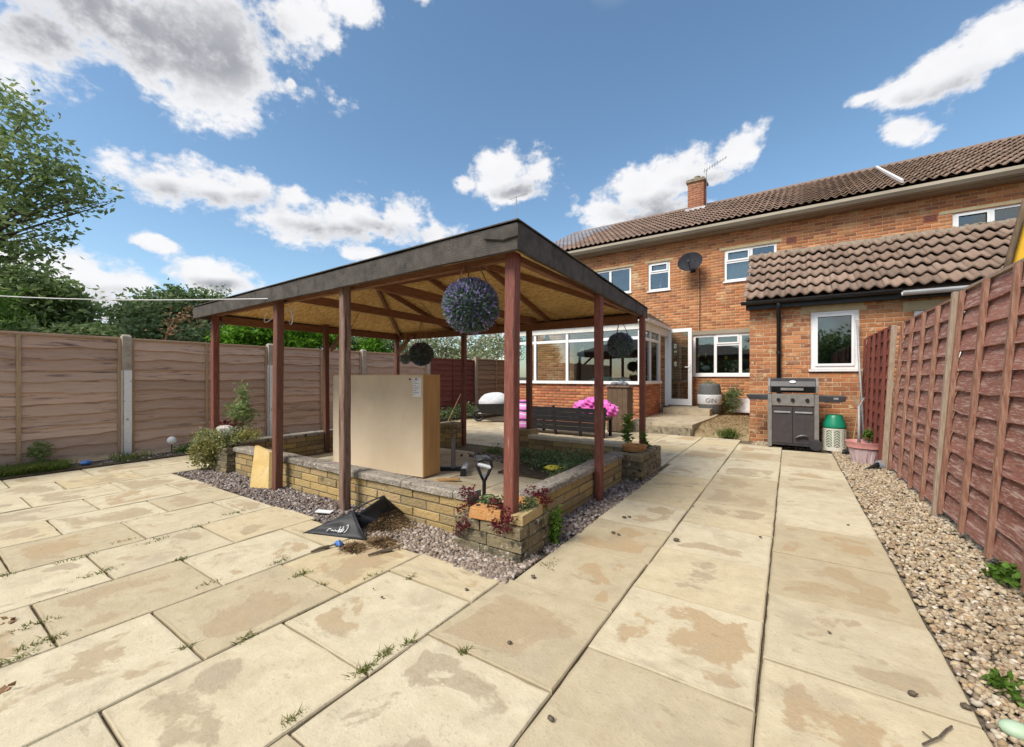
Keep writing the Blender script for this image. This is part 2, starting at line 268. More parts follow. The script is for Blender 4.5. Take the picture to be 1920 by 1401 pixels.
def special(name, fn):
    m = D.materials.new(name); m.use_nodes = True; t = NT(m.node_tree); fn(t); return m
def _slab(t):
    tc = t.add('ShaderNodeTexCoord').outputs['Object']; rnd = t.add('ShaderNodeObjectInfo').outputs['Random']
    o = t.math('MULTIPLY', rnd, 91.0); ov = t.add('ShaderNodeCombineXYZ', {0: o, 1: t.math('MULTIPLY', o, 1.7), 2: o}).outputs[0]
    v = t.vmath('ADD', tc, ov); sp = t.add('ShaderNodeSeparateXYZ', {0: tc})
    edge = t.math('MAXIMUM', t.math('ABSOLUTE', sp.outputs[0]), t.math('ABSOLUTE', sp.outputs[1]))   # 0 centre .32 edge
    big = t.noise(v, 2.3, 5, .55, dist=.6); fine = t.noise(v, 70, 6, .7); mid = t.noise(v, 9, 6, .65)
    base = t.ramp(mid, [(.3, (.505, .44, .305)), (.7, (.615, .55, .40))])
    tone = t.ramp(t.math('FRACT', t.math('MULTIPLY', rnd, 7.7)), [(.1, (.84, .80, .74)), (.35, (1, 1, 1)), (.7, (1.03, 1.02, 1.0)), (.9, (.95, .89, .78))])
    base = t.mix(1.0, base, tone, 'MULTIPLY')
    # worn surface: brown patch in the middle where the pale face has gone
    lim = t.math('ADD', .455, t.math('MULTIPLY', t.math('FRACT', t.math('MULTIPLY', rnd, 3.3)), .14))
    w = t.math('SUBTRACT', t.math('ADD', big, t.math('MULTIPLY', t.math('SUBTRACT', mid, .5), .30)), t.math('MULTIPLY', t.sstep(edge, .20, .32), .22))
    patch = t.sstep(t.math('SUBTRACT', w, lim), -.016, .040)
    brown = t.ramp(fine, [(.3, (.36, .25, .135)), (.7, (.47, .345, .20))])
    grain = t.noise(v, 26, 6, .7); patch = t.math('MULTIPLY', patch, t.sstep(t.math('ADD', grain, t.math('MULTIPLY', t.math('SUBTRACT', w, lim), 1.6)),   .36, .50))
    brown = t.mix(t.math('FRACT', t.math('MULTIPLY', rnd, 11.3)), brown, t.ramp(grain, [(.3, (.31, .25, .17)), (.7, (.43, .36, .25))]))
    c = t.mix(t.math('MULTIPLY', patch, .80), base, brown)
    grey = t.noise(v, 4.1, 6, .6, dist=.4)
    c = t.mix(t.math('MULTIPLY', t.sstep(grey, .50, .70), .50), c, (.38, .32, .23))
    dark = t.noise(t.vmath('MULTIPLY', v, (1, 2.5, 1)), 6.0, 8, .7)
    c = t.mix(t.math('MULTIPLY', t.sstep(dark, .57, .72), .50), c, (.25, .195, .12))
    c = t.mix(t.math('MULTIPLY', t.sstep(fine, .56, .68), .38), c, (.25, .195, .125))
    rim = t.sstep(t.math('ADD', edge, t.math('MULTIPLY', t.math('SUBTRACT', mid, .5), .05)), .300, .322)
    c = t.mix(t.math('MULTIPLY', rim, .40), c, (.25, .20, .125))
    bs = t.add('ShaderNodeBsdfPrincipled', {'Base Color': c, 'Roughness': .88, 'Specular IOR Level': .3})
    h = t.math('ADD', t.math('MULTIPLY', mid, .6), t.math('ADD', t.math('MULTIPLY', fine, .25), t.math('MULTIPLY', patch, -.10)))
    b = t.add('ShaderNodeBump', {'Strength': .8, 'Distance': .012, 'Height': h}); t.l.new(b.outputs[0], bs.inputs['Normal'])
    t.add('ShaderNodeOutputMaterial', {0: bs.outputs[0]})
m_slab = special("paving_stone", _slab)
def _osb(t):
    tc = t.add('ShaderNodeTexCoord').outputs['Object']
    d = t.vmath('ADD', tc, t.vmath('MULTIPLY', t.noise(tc, 9, 2, .5, 1), (.09, .09, .09)))
    vo = t.add('ShaderNodeTexVoronoi', {'Vector': t.vmath('MULTIPLY', d, (1, 2.3, 1)), 'Scale': 26.0})
    r = t.add('ShaderNodeSeparateColor', {0: vo.outputs['Color']})
    c = t.ramp(r.outputs[0], [(.0, (.54, .31, .09)), (.35, (.68, .44, .16)), (.7, (.75, .53, .23)), (1, (.82, .62, .32))])
    n = t.noise(tc, 1.6, 4); c = t.mix(t.math('MULTIPLY', t.sstep(n, .5, .72), .35), c, (.34, .17, .06))
    bs = t.add('ShaderNodeBsdfPrincipled', {'Base Color': c, 'Roughness': .8, 'Specular IOR Level': .3})
    b = t.add('ShaderNodeBump', {'Strength': .3, 'Distance': .01, 'Height': r.outputs[1]}); t.l.new(b.outputs[0], bs.inputs['Normal'])
    t.add('ShaderNodeOutputMaterial', {0: bs.outputs[0]})
m_osb = special("strand_board", _osb)
def _glass(t, ref=.0, tint=(.80, .86, .84)):
    fr = t.add('ShaderNodeFresnel', {'IOR': 1.5}).outputs[0]
    f = t.math('ADD', t.math('MULTIPLY', fr, 1.4), ref, clamp=True)
    g = t.add('ShaderNodeBsdfGlossy', {'Color': (.9, .94, .96, 1), 'Roughness': .02}); tr = t.add('ShaderNodeBsdfTransparent', {'Color': (*tint, 1)})
    t.add('ShaderNodeOutputMaterial', {0: t.add('ShaderNodeMixShader', {0: f, 1: tr.outputs[0], 2: g.outputs[0]}).outputs[0]})
m_glass = special("window_glass", lambda t: _glass(t, .05))
def _poly(t):
    d = t.add('ShaderNodeBsdfTranslucent', {'Color': (.40, .46, .48, 1)}); g = t.add('ShaderNodeBsdfGlossy', {'Color': (.7, .78, .85, 1), 'Roughness': .25})
    tr = t.add('ShaderNodeBsdfTransparent', {'Color': (.85, .88, .9, 1)})
    m1 = t.add('ShaderNodeMixShader', {0: .35, 1: d.outputs[0], 2: tr.outputs[0]})
    t.add('ShaderNodeOutputMaterial', {0: t.add('ShaderNodeMixShader', {0: .18, 1: m1.outputs[0], 2: g.outputs[0]}).outputs[0]})
m_poly = special("polycarbonate", _poly)
def _stripe(t):
    tc = t.add('ShaderNodeTexCoord').outputs['Object']; sp = t.add('ShaderNodeSeparateXYZ', {0: tc})
    f = t.math('FRACT', t.math('MULTIPLY', t.math('ADD', sp.outputs[2], t.math('MULTIPLY', t.noise(tc, 3, 2), .10)), 5.5))
    c = t.ramp(f, [(0, (.75, .25, .60)), (.30, (.70, .62, .70)), (.45, (.75, .25, .60)), (.62, (.03, .02, .05)), (.85, (.62, .16, .48))], 'CONSTANT')
    bs = t.add('ShaderNodeBsdfPrincipled', {'Base Color': c, 'Roughness': .7}); t.add('ShaderNodeOutputMaterial', {0: bs.outputs[0]})
m_stripe = special("pink_stripes", _stripe)
# ---------------------------------------------------------------- mesh helpers
OFF = {}
def link(o, parent=None):
    COL.objects.link(o)
    if parent is not None: o.parent = parent
    OFF[o.name] = OFF[parent.name] if parent is not None else Vector(o.location)
    return o
def tag(o, label, cat, group=None, kind=None):
    if label: o["label"] = label
    if cat: o["category"] = cat
    if group: o["group"] = group
    if kind: o["kind"] = kind
    return o
def thing(name, label, cat, loc=(0, 0, 0), rotz=0, group=None):
    o = D.objects.new(name, None); o.location = loc; o.rotation_euler = (0, 0, rotz); o.empty_display_size = .1
    link(o); return tag(o, label, cat, group)
def npmesh(name, V, F, smooth=False):
    me = D.meshes.new(name); V = np.asarray(V, dtype=np.float32); F = np.asarray(F, dtype=np.int32); k = F.shape[1]
    me.vertices.add(len(V)); me.vertices.foreach_set('co', V.ravel())
    me.loops.add(F.size); me.loops.foreach_set('vertex_index', F.ravel())
    me.polygons.add(len(F)); me.polygons.foreach_set('loop_start', np.arange(len(F), dtype=np.int32) * k)
    try: me.polygons.foreach_set('loop_total', np.full(len(F), k, dtype=np.int32))
    except Exception: pass
    if smooth: me.polygons.foreach_set('use_smooth', np.ones(len(F), dtype=bool))
    me.update(calc_edges=True); return me
class MB:
    def __init__(s): s.v = []; s.f = []
    def add(s, V, F):
        b = len(s.v); s.v += [tuple(float(c) for c in p) for p in V]; s.f += [tuple(b + i for i in f) for f in F]; return s
    def box(s, x0, y0, z0, x1, y1, z1):
        return s.add([(x0, y0, z0), (x1, y0, z0), (x1, y1, z0), (x0, y1, z0), (x0, y0, z1), (x1, y0, z1), (x1, y1, z1), (x0, y1, z1)],
                     [(0, 3, 2, 1), (4, 5, 6, 7), (0, 1, 5, 4), (1, 2, 6, 5), (2, 3, 7, 6), (3, 0, 4, 7)])
    def beam(s, p0, p1, w, h, up=(0, 0, 1), w2=None, h2=None):
        p0 = Vector(p0); p1 = Vector(p1); d = (p1 - p0).normalized(); up = Vector(up)
        sd_ = d.cross(up)
        if sd_.length < 1e-4: sd_ = d.cross(Vector((1, 0, 0)))
        sd_.normalize(); u = sd_.cross(d).normalized(); V = []
        for p, ww, hh in ((p0, w, h), (p1, w2 or w, h2 or h)):
            for a, b in ((-1, -1), (1, -1), (1, 1), (-1, 1)): V.append(p + sd_ * a * ww / 2 + u * b * hh / 2)
        return s.add(V, [(0, 1, 2, 3), (7, 6, 5, 4), (0, 4, 5, 1), (1, 5, 6, 2), (2, 6, 7, 3), (3, 7, 4, 0)])
    def tube(s, pts, rad, seg=8, cap=True):
        pts = [Vector(p) for p in pts]; n = len(pts); rad = rad if isinstance(rad, (list, tuple)) else [rad] * n
        V = []; prev = None
        for i, p in enumerate(pts):
            d = (pts[min(i + 1, n - 1)] - pts[max(i - 1, 0)]).normalized()
            a = prev if prev is not None and abs(prev.dot(d)) < .95 else (Vector((0, 0, 1)) if abs(d.z) < .9 else Vector((1, 0, 0)))
            x = d.cross(a).normalized(); y = x.cross(d).normalized(); prev = y
            for k in range(seg):
                t = 2 * math.pi * k / seg; V.append(p + (x * math.cos(t) + y * math.sin(t)) * rad[i])
        F = [(i * seg + k, i * seg + (k + 1) % seg, (i + 1) * seg + (k + 1) % seg, (i + 1) * seg + k) for i in range(n - 1) for k in range(seg)]
        if cap: F += [tuple(range(seg))[::-1], tuple((n - 1) * seg + k for k in range(seg))]
        return s.add(V, F)
    def lathe(s, prof, c=(0, 0, 0), seg=24, sx=1, sy=1):
        V = []; n = len(prof)
        for r, z in prof:
            for k in range(seg):
                t = 2 * math.pi * k / seg; V.append((c[0] + r * math.cos(t) * sx, c[1] + r * math.sin(t) * sy, c[2] + z))
        F = [(i * seg + k, i * seg + (k + 1) % seg, (i + 1) * seg + (k + 1) % seg, (i + 1) * seg + k) for i in range(n - 1) for k in range(seg)]
        F += [tuple(range(seg))[::-1], tuple((n - 1) * seg + k for k in range(seg))]
        return s.add(V, F)
    def prism(s, poly, d):      # planar polygon (3d points) pushed along d
        n = len(poly); V = [Vector(p) for p in poly]; d = Vector(d); V = V + [p + d for p in V]
        F = [tuple(range(n))[::-1], tuple(range(n, 2 * n))] + [(i, (i + 1) % n, n + (i + 1) % n, n + i) for i in range(n)]
        return s.add(V, F)
    def blob(s, c, r, seg=10, jit=.1, seed=0):
        rr = random.Random(seed); V = []; F = []; rings = seg // 2 + 1
        for i in range(rings + 1):
            ph = math.pi * i / rings
            for k in range(seg):
                t = 2 * math.pi * k / seg; j = 1 + rr.uniform(-jit, jit) * (0 < i < rings)
                V.append((c[0] + r[0] * math.sin(ph) * math.cos(t) * j, c[1] + r[1] * math.sin(ph) * math.sin(t) * j, c[2] + r[2] * math.cos(ph) * j))
        F = [(i * seg + k, (i + 1) * seg + k, (i + 1) * seg + (k + 1) % seg, i * seg + (k + 1) % seg) for i in range(rings) for k in range(seg)]
        return s.add(V, F)
    def mesh(s, name, off=Vector((0, 0, 0)), smooth=False):
        me = D.meshes.new(name); me.from_pydata([(x - off.x, y - off.y, z - off.z) for x, y, z in s.v], [], s.f)
        if smooth: me.polygons.foreach_set('use_smooth', [True] * len(me.polygons))
        me.update(); return me
    def build(s, name, m, parent=None, local=False, origin=None, smooth=False, bevel=0, at0=None):
        off = Vector((0, 0, 0))
        if parent is not None and not local: off = OFF[parent.name]
        if origin is not None: off = Vector(origin)
        me = s.mesh(name, off, smooth); me.materials.append(m)
        o = D.objects.new(name, me)
        if parent is None and origin is not None: o.location = origin
        if at0 is not None: o.location = at0          # vertices given round the thing's own base
        link(o, parent)
        if bevel:
            md = o.modifiers.new("bevel", 'BEVEL'); md.width = bevel; md.segments = 2; md.limit_method = 'ANGLE'
        return o
def obj(name, me, m=None, parent=None, loc=(0, 0, 0), rot=(0, 0, 0), scale=(1, 1, 1), local=False):
    if m is not None and not me.materials: me.materials.append(m)
    o = D.objects.new(name, me); l = Vector(loc)
    if parent is not None and not local: l = l - OFF[parent.name]
    o.location = l; o.rotation_euler = rot; o.scale = scale
    link(o, parent); return o

# ---- foliage: leaf faces gathered in twigs
def leaves(pts, size, up=0.3, seed=1, aspect=.5, droop=0.0, flat=.6):
    r = np.random.default_rng(seed); n = len(pts); pts = np.asarray(pts)
    a = r.normal(size=(n, 3)); a[:, 2] = a[:, 2] * flat - droop; a /= np.linalg.norm(a, axis=1)[:, None]
    b = r.normal(size=(n, 3)); b[:, 2] += up; b = np.cross(a, b); b /= np.linalg.norm(b, axis=1)[:, None] + 1e-9
    nn = np.cross(a, b); s = size * r.uniform(.6, 1.3, (n, 1))
    base = pts; tip = pts + a * s; m1 = pts + a * s * .45 + b * s * aspect * .5 + nn * s * .12; m2 = pts + a * s * .45 - b * s * aspect * .5 + nn * s * .12
    V = np.stack([base, m1, tip, m2], 1).reshape(-1, 3); i = np.arange(n)[:, None] * 4
    F = np.concatenate([i + np.array([[0, 1, 2]]), i + np.array([[0, 2, 3]])], 1).reshape(-1, 3)
    return V, F
def clumps(ells, ntw, per, spread, seed=1, shell=.45, flat=.6):
    """twig clumps in the outer part of ellipsoids (cx,cy,cz,rx,ry,rz)"""
    r = np.random.default_rng(seed); out = []
    vol = np.array([e[3] * e[4] * e[5] for e in ells]) ** .7; vol /= vol.sum()
    for e, f in zip(ells, vol):
        k = max(1, int(ntw * f)); d = r.normal(size=(k, 3)); d /= np.linalg.norm(d, axis=1)[:, None]
        rad = (shell + (1 - shell) * r.random((k, 1)) ** .6) * r.normal(1, .09, (k, 1))
        c = np.array(e[:3]) + d * rad * np.array(e[3:6])
        p = c[:, None, :] + r.normal(size=(k, per, 3)) * spread * np.array([1, 1, flat]); out.append(p.reshape(-1, 3))
    return np.concatenate(out)
def leafobj(name, pts, size, m, parent=None, seed=1, up=.3, aspect=.5, droop=0.0, origin=None, flat=.6):
    V, F = leaves(pts, size, up, seed, aspect, droop, flat)
    off = OFF[parent.name] if parent is not None else Vector(origin or (0, 0, 0))
    me = npmesh(name, V - np.array(off), F); me.materials.append(m); o = D.objects.new(name, me)
    if parent is None: o.location = off
    else: o["kind"] = "stuff"
    link(o, parent); return o
def blades(pos, h, w, m, name, parent=None, seed=3, lean=.5, origin=None):
    r = np.random.default_rng(seed); pos = np.asarray(pos); n = len(pos); a = r.uniform(0, 2 * np.pi, n)
    hh = h * r.uniform(.5, 1.25, (n, 1)); ln = r.normal(0, lean, (n, 2)) * hh
    side = np.stack([np.cos(a), np.sin(a), np.zeros(n)], 1) * w
    mid = pos + np.concatenate([ln * .35, hh * .6], 1); tip = pos + np.concatenate([ln, hh], 1)
    V = np.stack([pos - side, pos + side, mid + side * .7, mid - side * .7, tip], 1).reshape(-1, 3); i = np.arange(n)[:, None] * 5
    F = np.concatenate([i + [[0, 1, 2]], i + [[0, 2, 3]], i + [[3, 2, 4]]], 1).reshape(-1, 3)
    off = OFF[parent.name] if parent is not None else Vector(origin or (0, 0, 0))
    me = npmesh(name, V - np.array(off), F); me.materials.append(m); o = D.objects.new(name, me)
    if parent is None: o.location = off
    link(o, parent); return o
# ---- pebbles
_ph = (1 + 5 ** .5) / 2
ICO = np.array([(-1, _ph, 0), (1, _ph, 0), (-1, -_ph, 0), (1, -_ph, 0), (0, -1, _ph), (0, 1, _ph), (0, -1, -_ph), (0, 1, -_ph), (_ph, 0, -1), (_ph, 0, 1), (-_ph, 0, -1), (-_ph, 0, 1)]) / 1.902
ICF = np.array([(0, 11, 5), (0, 5, 1), (0, 1, 7), (0, 7, 10), (0, 10, 11), (1, 5, 9), (5, 11, 4), (11, 10, 2), (10, 7, 6), (7, 1, 8), (3, 9, 4), (3, 4, 2), (3, 2, 6), (3, 6, 8), (3, 8, 9), (4, 9, 5), (2, 4, 11), (6, 2, 10), (8, 6, 7), (9, 8, 1)])
def pebbles(name, P, rmin, rmax, m, label, seed=5):
    r = np.random.default_rng(seed); n = len(P)
    s = r.uniform(rmin, rmax, (n, 1, 1)) * r.uniform(.65, 1.25, (n, 1, 3)); s[:, :, 2] *= .7
    v = ICO[None] * (1 + r.normal(0, .12, (n, 12, 1))) * s
    a = r.uniform(0, 6.28, n); b = r.normal(0, .35, n); ca, sa, cb, sb = np.cos(a), np.sin(a), np.cos(b), np.sin(b)
    x, y, z = v[:, :, 0], v[:, :, 1], v[:, :, 2]
    y2 = y * cb[:, None] - z * sb[:, None]; z2 = y * sb[:, None] + z * cb[:, None]
    V = np.stack([x * ca[:, None] - y2 * sa[:, None], x * sa[:, None] + y2 * ca[:, None], z2], 2) + np.asarray(P)[:, None, :]
    F = (np.arange(n)[:, None, None] * 12 + ICF[None]).reshape(-1, 3)
    me = npmesh(name, V.reshape(-1, 3), F, True); me.materials.append(m); o = D.objects.new(name, me); link(o)
    return tag(o, label, "gravel", kind="stuff")

# ---- bricks
def brick_mesh(name, L, H, T, seed, m, cham=.004):
    """block with chamfered, slightly uneven front; x length, front at y=0, body to y=T, bottom z=0"""
    r = random.Random(seed); j = lambda a: r.uniform(-a, a); c = cham
    V = [(0 + j(.002), c, 0), (L + j(.002), c, 0), (L + j(.002), c, H), (0 + j(.002), c, H), (c + j(.002), j(.002), c + j(.002)), (L - c + j(.002), j(.002), c + j(.002)),
         (L - c + j(.002), j(.002), H - c + j(.002)), (c + j(.002), j(.002), H - c + j(.002)), (0, T, 0), (L, T, 0), (L, T, H), (0, T, H)]
    F = [(4, 5, 6, 7), (0, 1, 5, 4), (1, 2, 6, 5), (2, 3, 7, 6), (3, 0, 4, 7), (0, 8, 9, 1), (1, 9, 10, 2), (2, 10, 11, 3), (3, 11, 8, 0), (11, 10, 9, 8)]
    me = D.meshes.new(name); me.from_pydata(V, [], F); me.materials.append(m); me.update(); return me
def brickwall(root, O, ang, length, z0, z1, m_b, m_m, L=.215, H=.065, J=.010, T=.10, holes=(), limit=0, through=False, local=False,
              seed=1, jut=.003, core_name="mortar", m_stuff=None, order=None, phase=0.0):
    r = random.Random(seed); ca, sa = math.cos(ang), math.sin(ang)
    P = lambda s, n, z: (O[0] + s * ca - n * -sa, O[1] + s * sa + n * -ca * -1 * -1, z)
    # outward normal is (sa,-ca); n>0 is outwards
    P = lambda s, n, z: (O[0] + s * ca + n * sa, O[1] + s * sa - n * ca, z)
    xs = sorted({0, length, *[min(max(h[0], 0), length) for h in holes], *[min(max(h[2], 0), length) for h in holes]})
    zs = sorted({z0, z1, *[min(max(h[1], z0), z1) for h in holes], *[min(max(h[3], z0), z1) for h in holes]})
    mb = MB()
    for a, b in zip(xs, xs[1:]):
        for c, d in zip(zs, zs[1:]):
            mx_, mz_ = (a + b) / 2, (c + d) / 2
            if any(h[0] < mx_ < h[2] and h[1] < mz_ < h[3] for h in holes): continue
            V = [P(a, 0, c), P(b, 0, c), P(b, -T, c), P(a, -T, c), P(a, 0, d), P(b, 0, d), P(b, -T, d), P(a, -T, d)]
            mb.add(V, [(0, 3, 2, 1), (4, 5, 6, 7), (0, 1, 5, 4), (1, 2, 6, 5), (2, 3, 7, 6), (3, 0, 4, 7)])
    mb.build(core_name, m_m, root, local=local)
    cells = []; nz = int(round((z1 - z0) / (H + J)))
    for k in range(nz):
        zz = z0 + k * (H + J) + J * .5; s = -((k % 2) * (L + J) / 2 + phase); rowj = 0
        while s < length:
            w = L; a, b = max(s, 0.0), min(s + w, length); segs = [(a, b)]
            for h in holes:
                if h[1] < zz + H - .01 and h[3] > zz + .01:
                    ns = []
                    for (p, q_) in segs:
                        if h[2] <= p or h[0] >= q_: ns.append((p, q_)); continue
                        if h[0] - p > .02: ns.append((p, h[0] - .003))
                        if q_ - h[2] > .02: ns.append((h[2] + .003, q_))
                    segs = ns
            cells += [(p, q_, zz) for p, q_ in segs if q_ - p > .025]
            s += L + J
    depth = (T + .012) if through else .03
    if order: cells.sort(key=order)
    objs, rest = cells[:limit], cells[limit:]
    vari = [brick_mesh("brick", L, H, depth, 100 * seed + i, m_b) for i in range(5)] if objs else []
    for (p, q_, zz) in objs:
        n = .006 + r.uniform(-jut, jut); l = P(p, n, zz)
        obj("brick", r.choice(vari), None, root, l, (0, 0, ang), ((q_ - p) / L, 1, 1), local)
    if rest:
        A = np.array(rest); n = len(A); rr = np.random.default_rng(seed); nn = .006 + rr.uniform(-jut, jut, n); c = .004
        def pt(s, nrm, z): return np.stack([O[0] + s * ca + nrm * sa, O[1] + s * sa - nrm * ca, z], 1)
        p, q_, z = A[:, 0], A[:, 1], A[:, 2]; V = []
        for (ss, zz_, dn) in ((p, z, -c), (q_, z, -c), (q_, z + H, -c), (p, z + H, -c), (p + c, z + c, 0), (q_ - c, z + c, 0), (q_ - c, z + H - c, 0), (p + c, z + H - c, 0),
                              (p, z, -depth), (q_, z, -depth), (q_, z + H, -depth), (p, z + H, -depth)):
            V.append(pt(ss, nn + dn, zz_))
        V = np.stack(V, 1).reshape(-1, 3)
        Fq = np.array([(4, 5, 6, 7), (0, 1, 5, 4), (1, 2, 6, 5), (2, 3, 7, 6), (3, 0, 4, 7), (0, 8, 9, 1), (1, 9, 10, 2), (2, 10, 11, 3), (3, 11, 8, 0)])
        F = (np.arange(n)[:, None, None] * 12 + Fq[None]).reshape(-1, 4)
        off = np.zeros(3) if local else np.array(OFF[root.name])
        me = npmesh("brickwork", V - off, F); me.materials.append(m_stuff or m_b); o = D.objects.new("brickwork", me); link(o, root); o["kind"] = "stuff"

# ---- windows in a facade frame (x along, facade at y=0 facing -y)
def window(root, x0, z0, x1, z1, bars_v=(), bars_h=(), recess=.03, fw=.055, sill=True, m=None, curtain=None, depth=1.4, y=0.0, name="window", lights=(), back=True):
    m = m or m_upvc; ya, yb = y + recess, y + recess + .06; mb = MB()
    mb.box(x0, ya, z0, x1, yb, z0 + fw); mb.box(x0, ya, z1 - fw, x1, yb, z1)
    mb.box(x0, ya, z0 + fw, x0 + fw, yb, z1 - fw); mb.box(x1 - fw, ya, z0 + fw, x1, yb, z1 - fw)
    for b in bars_v: mb.box(b - .035, ya - .002, z0 + fw, b + .035, yb, z1 - fw)
    for (a, b, z) in bars_h: mb.box(a, ya - .003, z - .03, b, yb, z + .03)
    for (a, b, c, d) in lights:                 # opening casement frames proud of the main frame
        e = .04
        mb.box(a, ya - .022, c, b, ya - .004, c + e); mb.box(a, ya - .022, d - e, b, ya - .004, d)
        mb.box(a, ya - .022, c + e, a + e, ya - .004, d - e); mb.box(b - e, ya - .022, c + e, b, ya - .004, d - e)
    w = mb.build(name, m, root, local=True)
    vs = [x0 + fw] + sorted(bars_v) + [x1 - fw]
    for a, b in zip(vs, vs[1:]):
        hz = [z0 + fw] + sorted(h[2] for h in bars_h if h[0] <= (a + b) / 2 <= h[1]) + [z1 - fw]
        for c, d in zip(hz, hz[1:]):
            MB().box(a + .001, y + recess + .028, c + .001, b - .001, y + recess + .034, d - .001).build("pane", m_glass, w, local=True)
    if sill: MB().box(x0 - .03, y - .045, z0 - .035, x1 + .03, y + recess + .05, z0 - .002).build("sill", m, w, local=True)
    if back:
        b = MB(); e = .02; Y0 = y + .13; Y1 = y + depth
        b.add([(x0 - e, Y0, z0 - e), (x1 + e, Y0, z0 - e), (x1 + e, Y0, z1 + e), (x0 - e, Y0, z1 + e), (x0 - .6, Y1, z0 - .6), (x1 + .6, Y1, z0 - .6), (x1 + .6, Y1, z1 + .3), (x0 - .6, Y1, z1 + .3)],
              [(4, 5, 6, 7), (0, 1, 5, 4), (1, 2, 6, 5), (2, 3, 7, 6), (3, 0, 4, 7)]).build("room", m_dark_in, w, local=True)
    if curtain:
        for (a, b, c, d) in curtain:
            cm = MB(); n = 16; pts = [(a + (b - a) * i / n, y + .15 + .012 * math.sin(i * 2.1)) for i in range(n + 1)]
            cm.add([(px_, py_, c) for px_, py_ in pts] + [(px_, py_, d) for px_, py_ in pts], [(i, i + 1, n + 2 + i, n + 1 + i) for i in range(n)]).build("curtain", m_curtain, w, local=True)
    return w
# ---- pantiles
def tile_mesh(name, Wt, Lt, amp, th, m):
    k = 16; V = []
    prof = [(i / k, amp * (.5 + .5 * math.cos(4 * math.pi * (i / k - .14))) ** 1.25) for i in range(k + 1)]
    for y in (0, Lt):
        for x, z in prof: V.append((x * Wt, y, z + th))
    for x, z in prof: V.append((x * Wt, 0, z - .004))
    F = [(i, i + 1, k + 2 + i, k + 1 + i) for i in range(k)] + [(2 * k + 2 + i, 2 * k + 3 + i, i + 1, i) for i in range(k)]
    V += [(0, Lt, -.004), (Wt, Lt, -.004)]
    a, b = 3 * k + 3, 3 * k + 4
    F += [(2 * k + 2, 0, k + 1, a), (3 * k + 2, b, 2 * k + 1, k)]
    me = D.meshes.new(name); me.from_pydata(V, [], F); me.materials.append(m); me.polygons.foreach_set('use_smooth', [i < k for i in range(len(F))]); me.update(); return me
def tiles(root, X0, X1, y0, z0, pitch, slope, Wt, Gt, limit, m_o, m_s, local, key, extra=None, seed=2, amp=.045, lift=.028):
    r = random.Random(seed); nx = int(math.ceil((X1 - X0) / Wt)); nr = int(round(slope / Gt)); Lt = Gt + .05
    tm = [tile_mesh("tile", Wt * .995, Lt, amp, .018, m_o)]; cells = []
    for j in range(nr):
        for i in range(nx):
            s = j * Gt; cells.append((X0 + i * Wt, y0 + s * math.cos(pitch), z0 + s * math.sin(pitch), j))
    cells.sort(key=key); tilt = pitch - math.atan2(lift, Lt)
    for c in cells[:limit]:
        obj("tile", tm[0], None, root, (c[0] + r.uniform(-.003, .003), c[1] - math.sin(pitch) * lift, c[2] + math.cos(pitch) * lift + r.uniform(-.003, .004)), (tilt + r.uniform(-.012, .012), r.uniform(-.012, .012), r.uniform(-.012, .012)), (1, 1, 1), local)
    groups = {}
    for c in cells[limit:]:
        mm = extra(c) if extra else m_s; groups.setdefault(mm.name, []).append(c)
    base = tile_mesh("t", Wt * .995, Lt, amp, .018, m_s); bv = np.array([v.co for v in base.vertices]); bf = [tuple(p.vertices) for p in base.polygons]; bf = np.array(bf)
    ca, sa = math.cos(tilt), math.sin(tilt)
    for mn, cs in groups.items():
        A = np.array([[c[0] + r.uniform(-.003, .003), c[1] - math.sin(pitch) * lift, c[2] + math.cos(pitch) * lift + r.uniform(-.003, .004)] for c in cs]); n = len(A)
        rv = np.stack([bv[:, 0], bv[:, 1] * ca - bv[:, 2] * sa, bv[:, 1] * sa + bv[:, 2] * ca], 1)
        V = (A[:, None, :] + rv[None]).reshape(-1, 3); F = (np.arange(n)[:, None, None] * len(bv) + bf[None]).reshape(-1, 4)
        off = np.zeros(3) if local else np.array(OFF[root.name])
        me = npmesh("roof_tiling", V - off, F); me.materials.append(D.materials[mn]); o = D.objects.new("roof_tiling", me); link(o, root); o["kind"] = "stuff"
# ---------------------------------------------------------------- ground and paving
g = MB(); N = 300
g.add([(-N, -N, -.06), (N, -N, -.06), (N, N, -.06), (-N, N, -.06)], [(0, 1, 2, 3)])
tag(g.build("ground", m_soil), None, None, kind="structure")

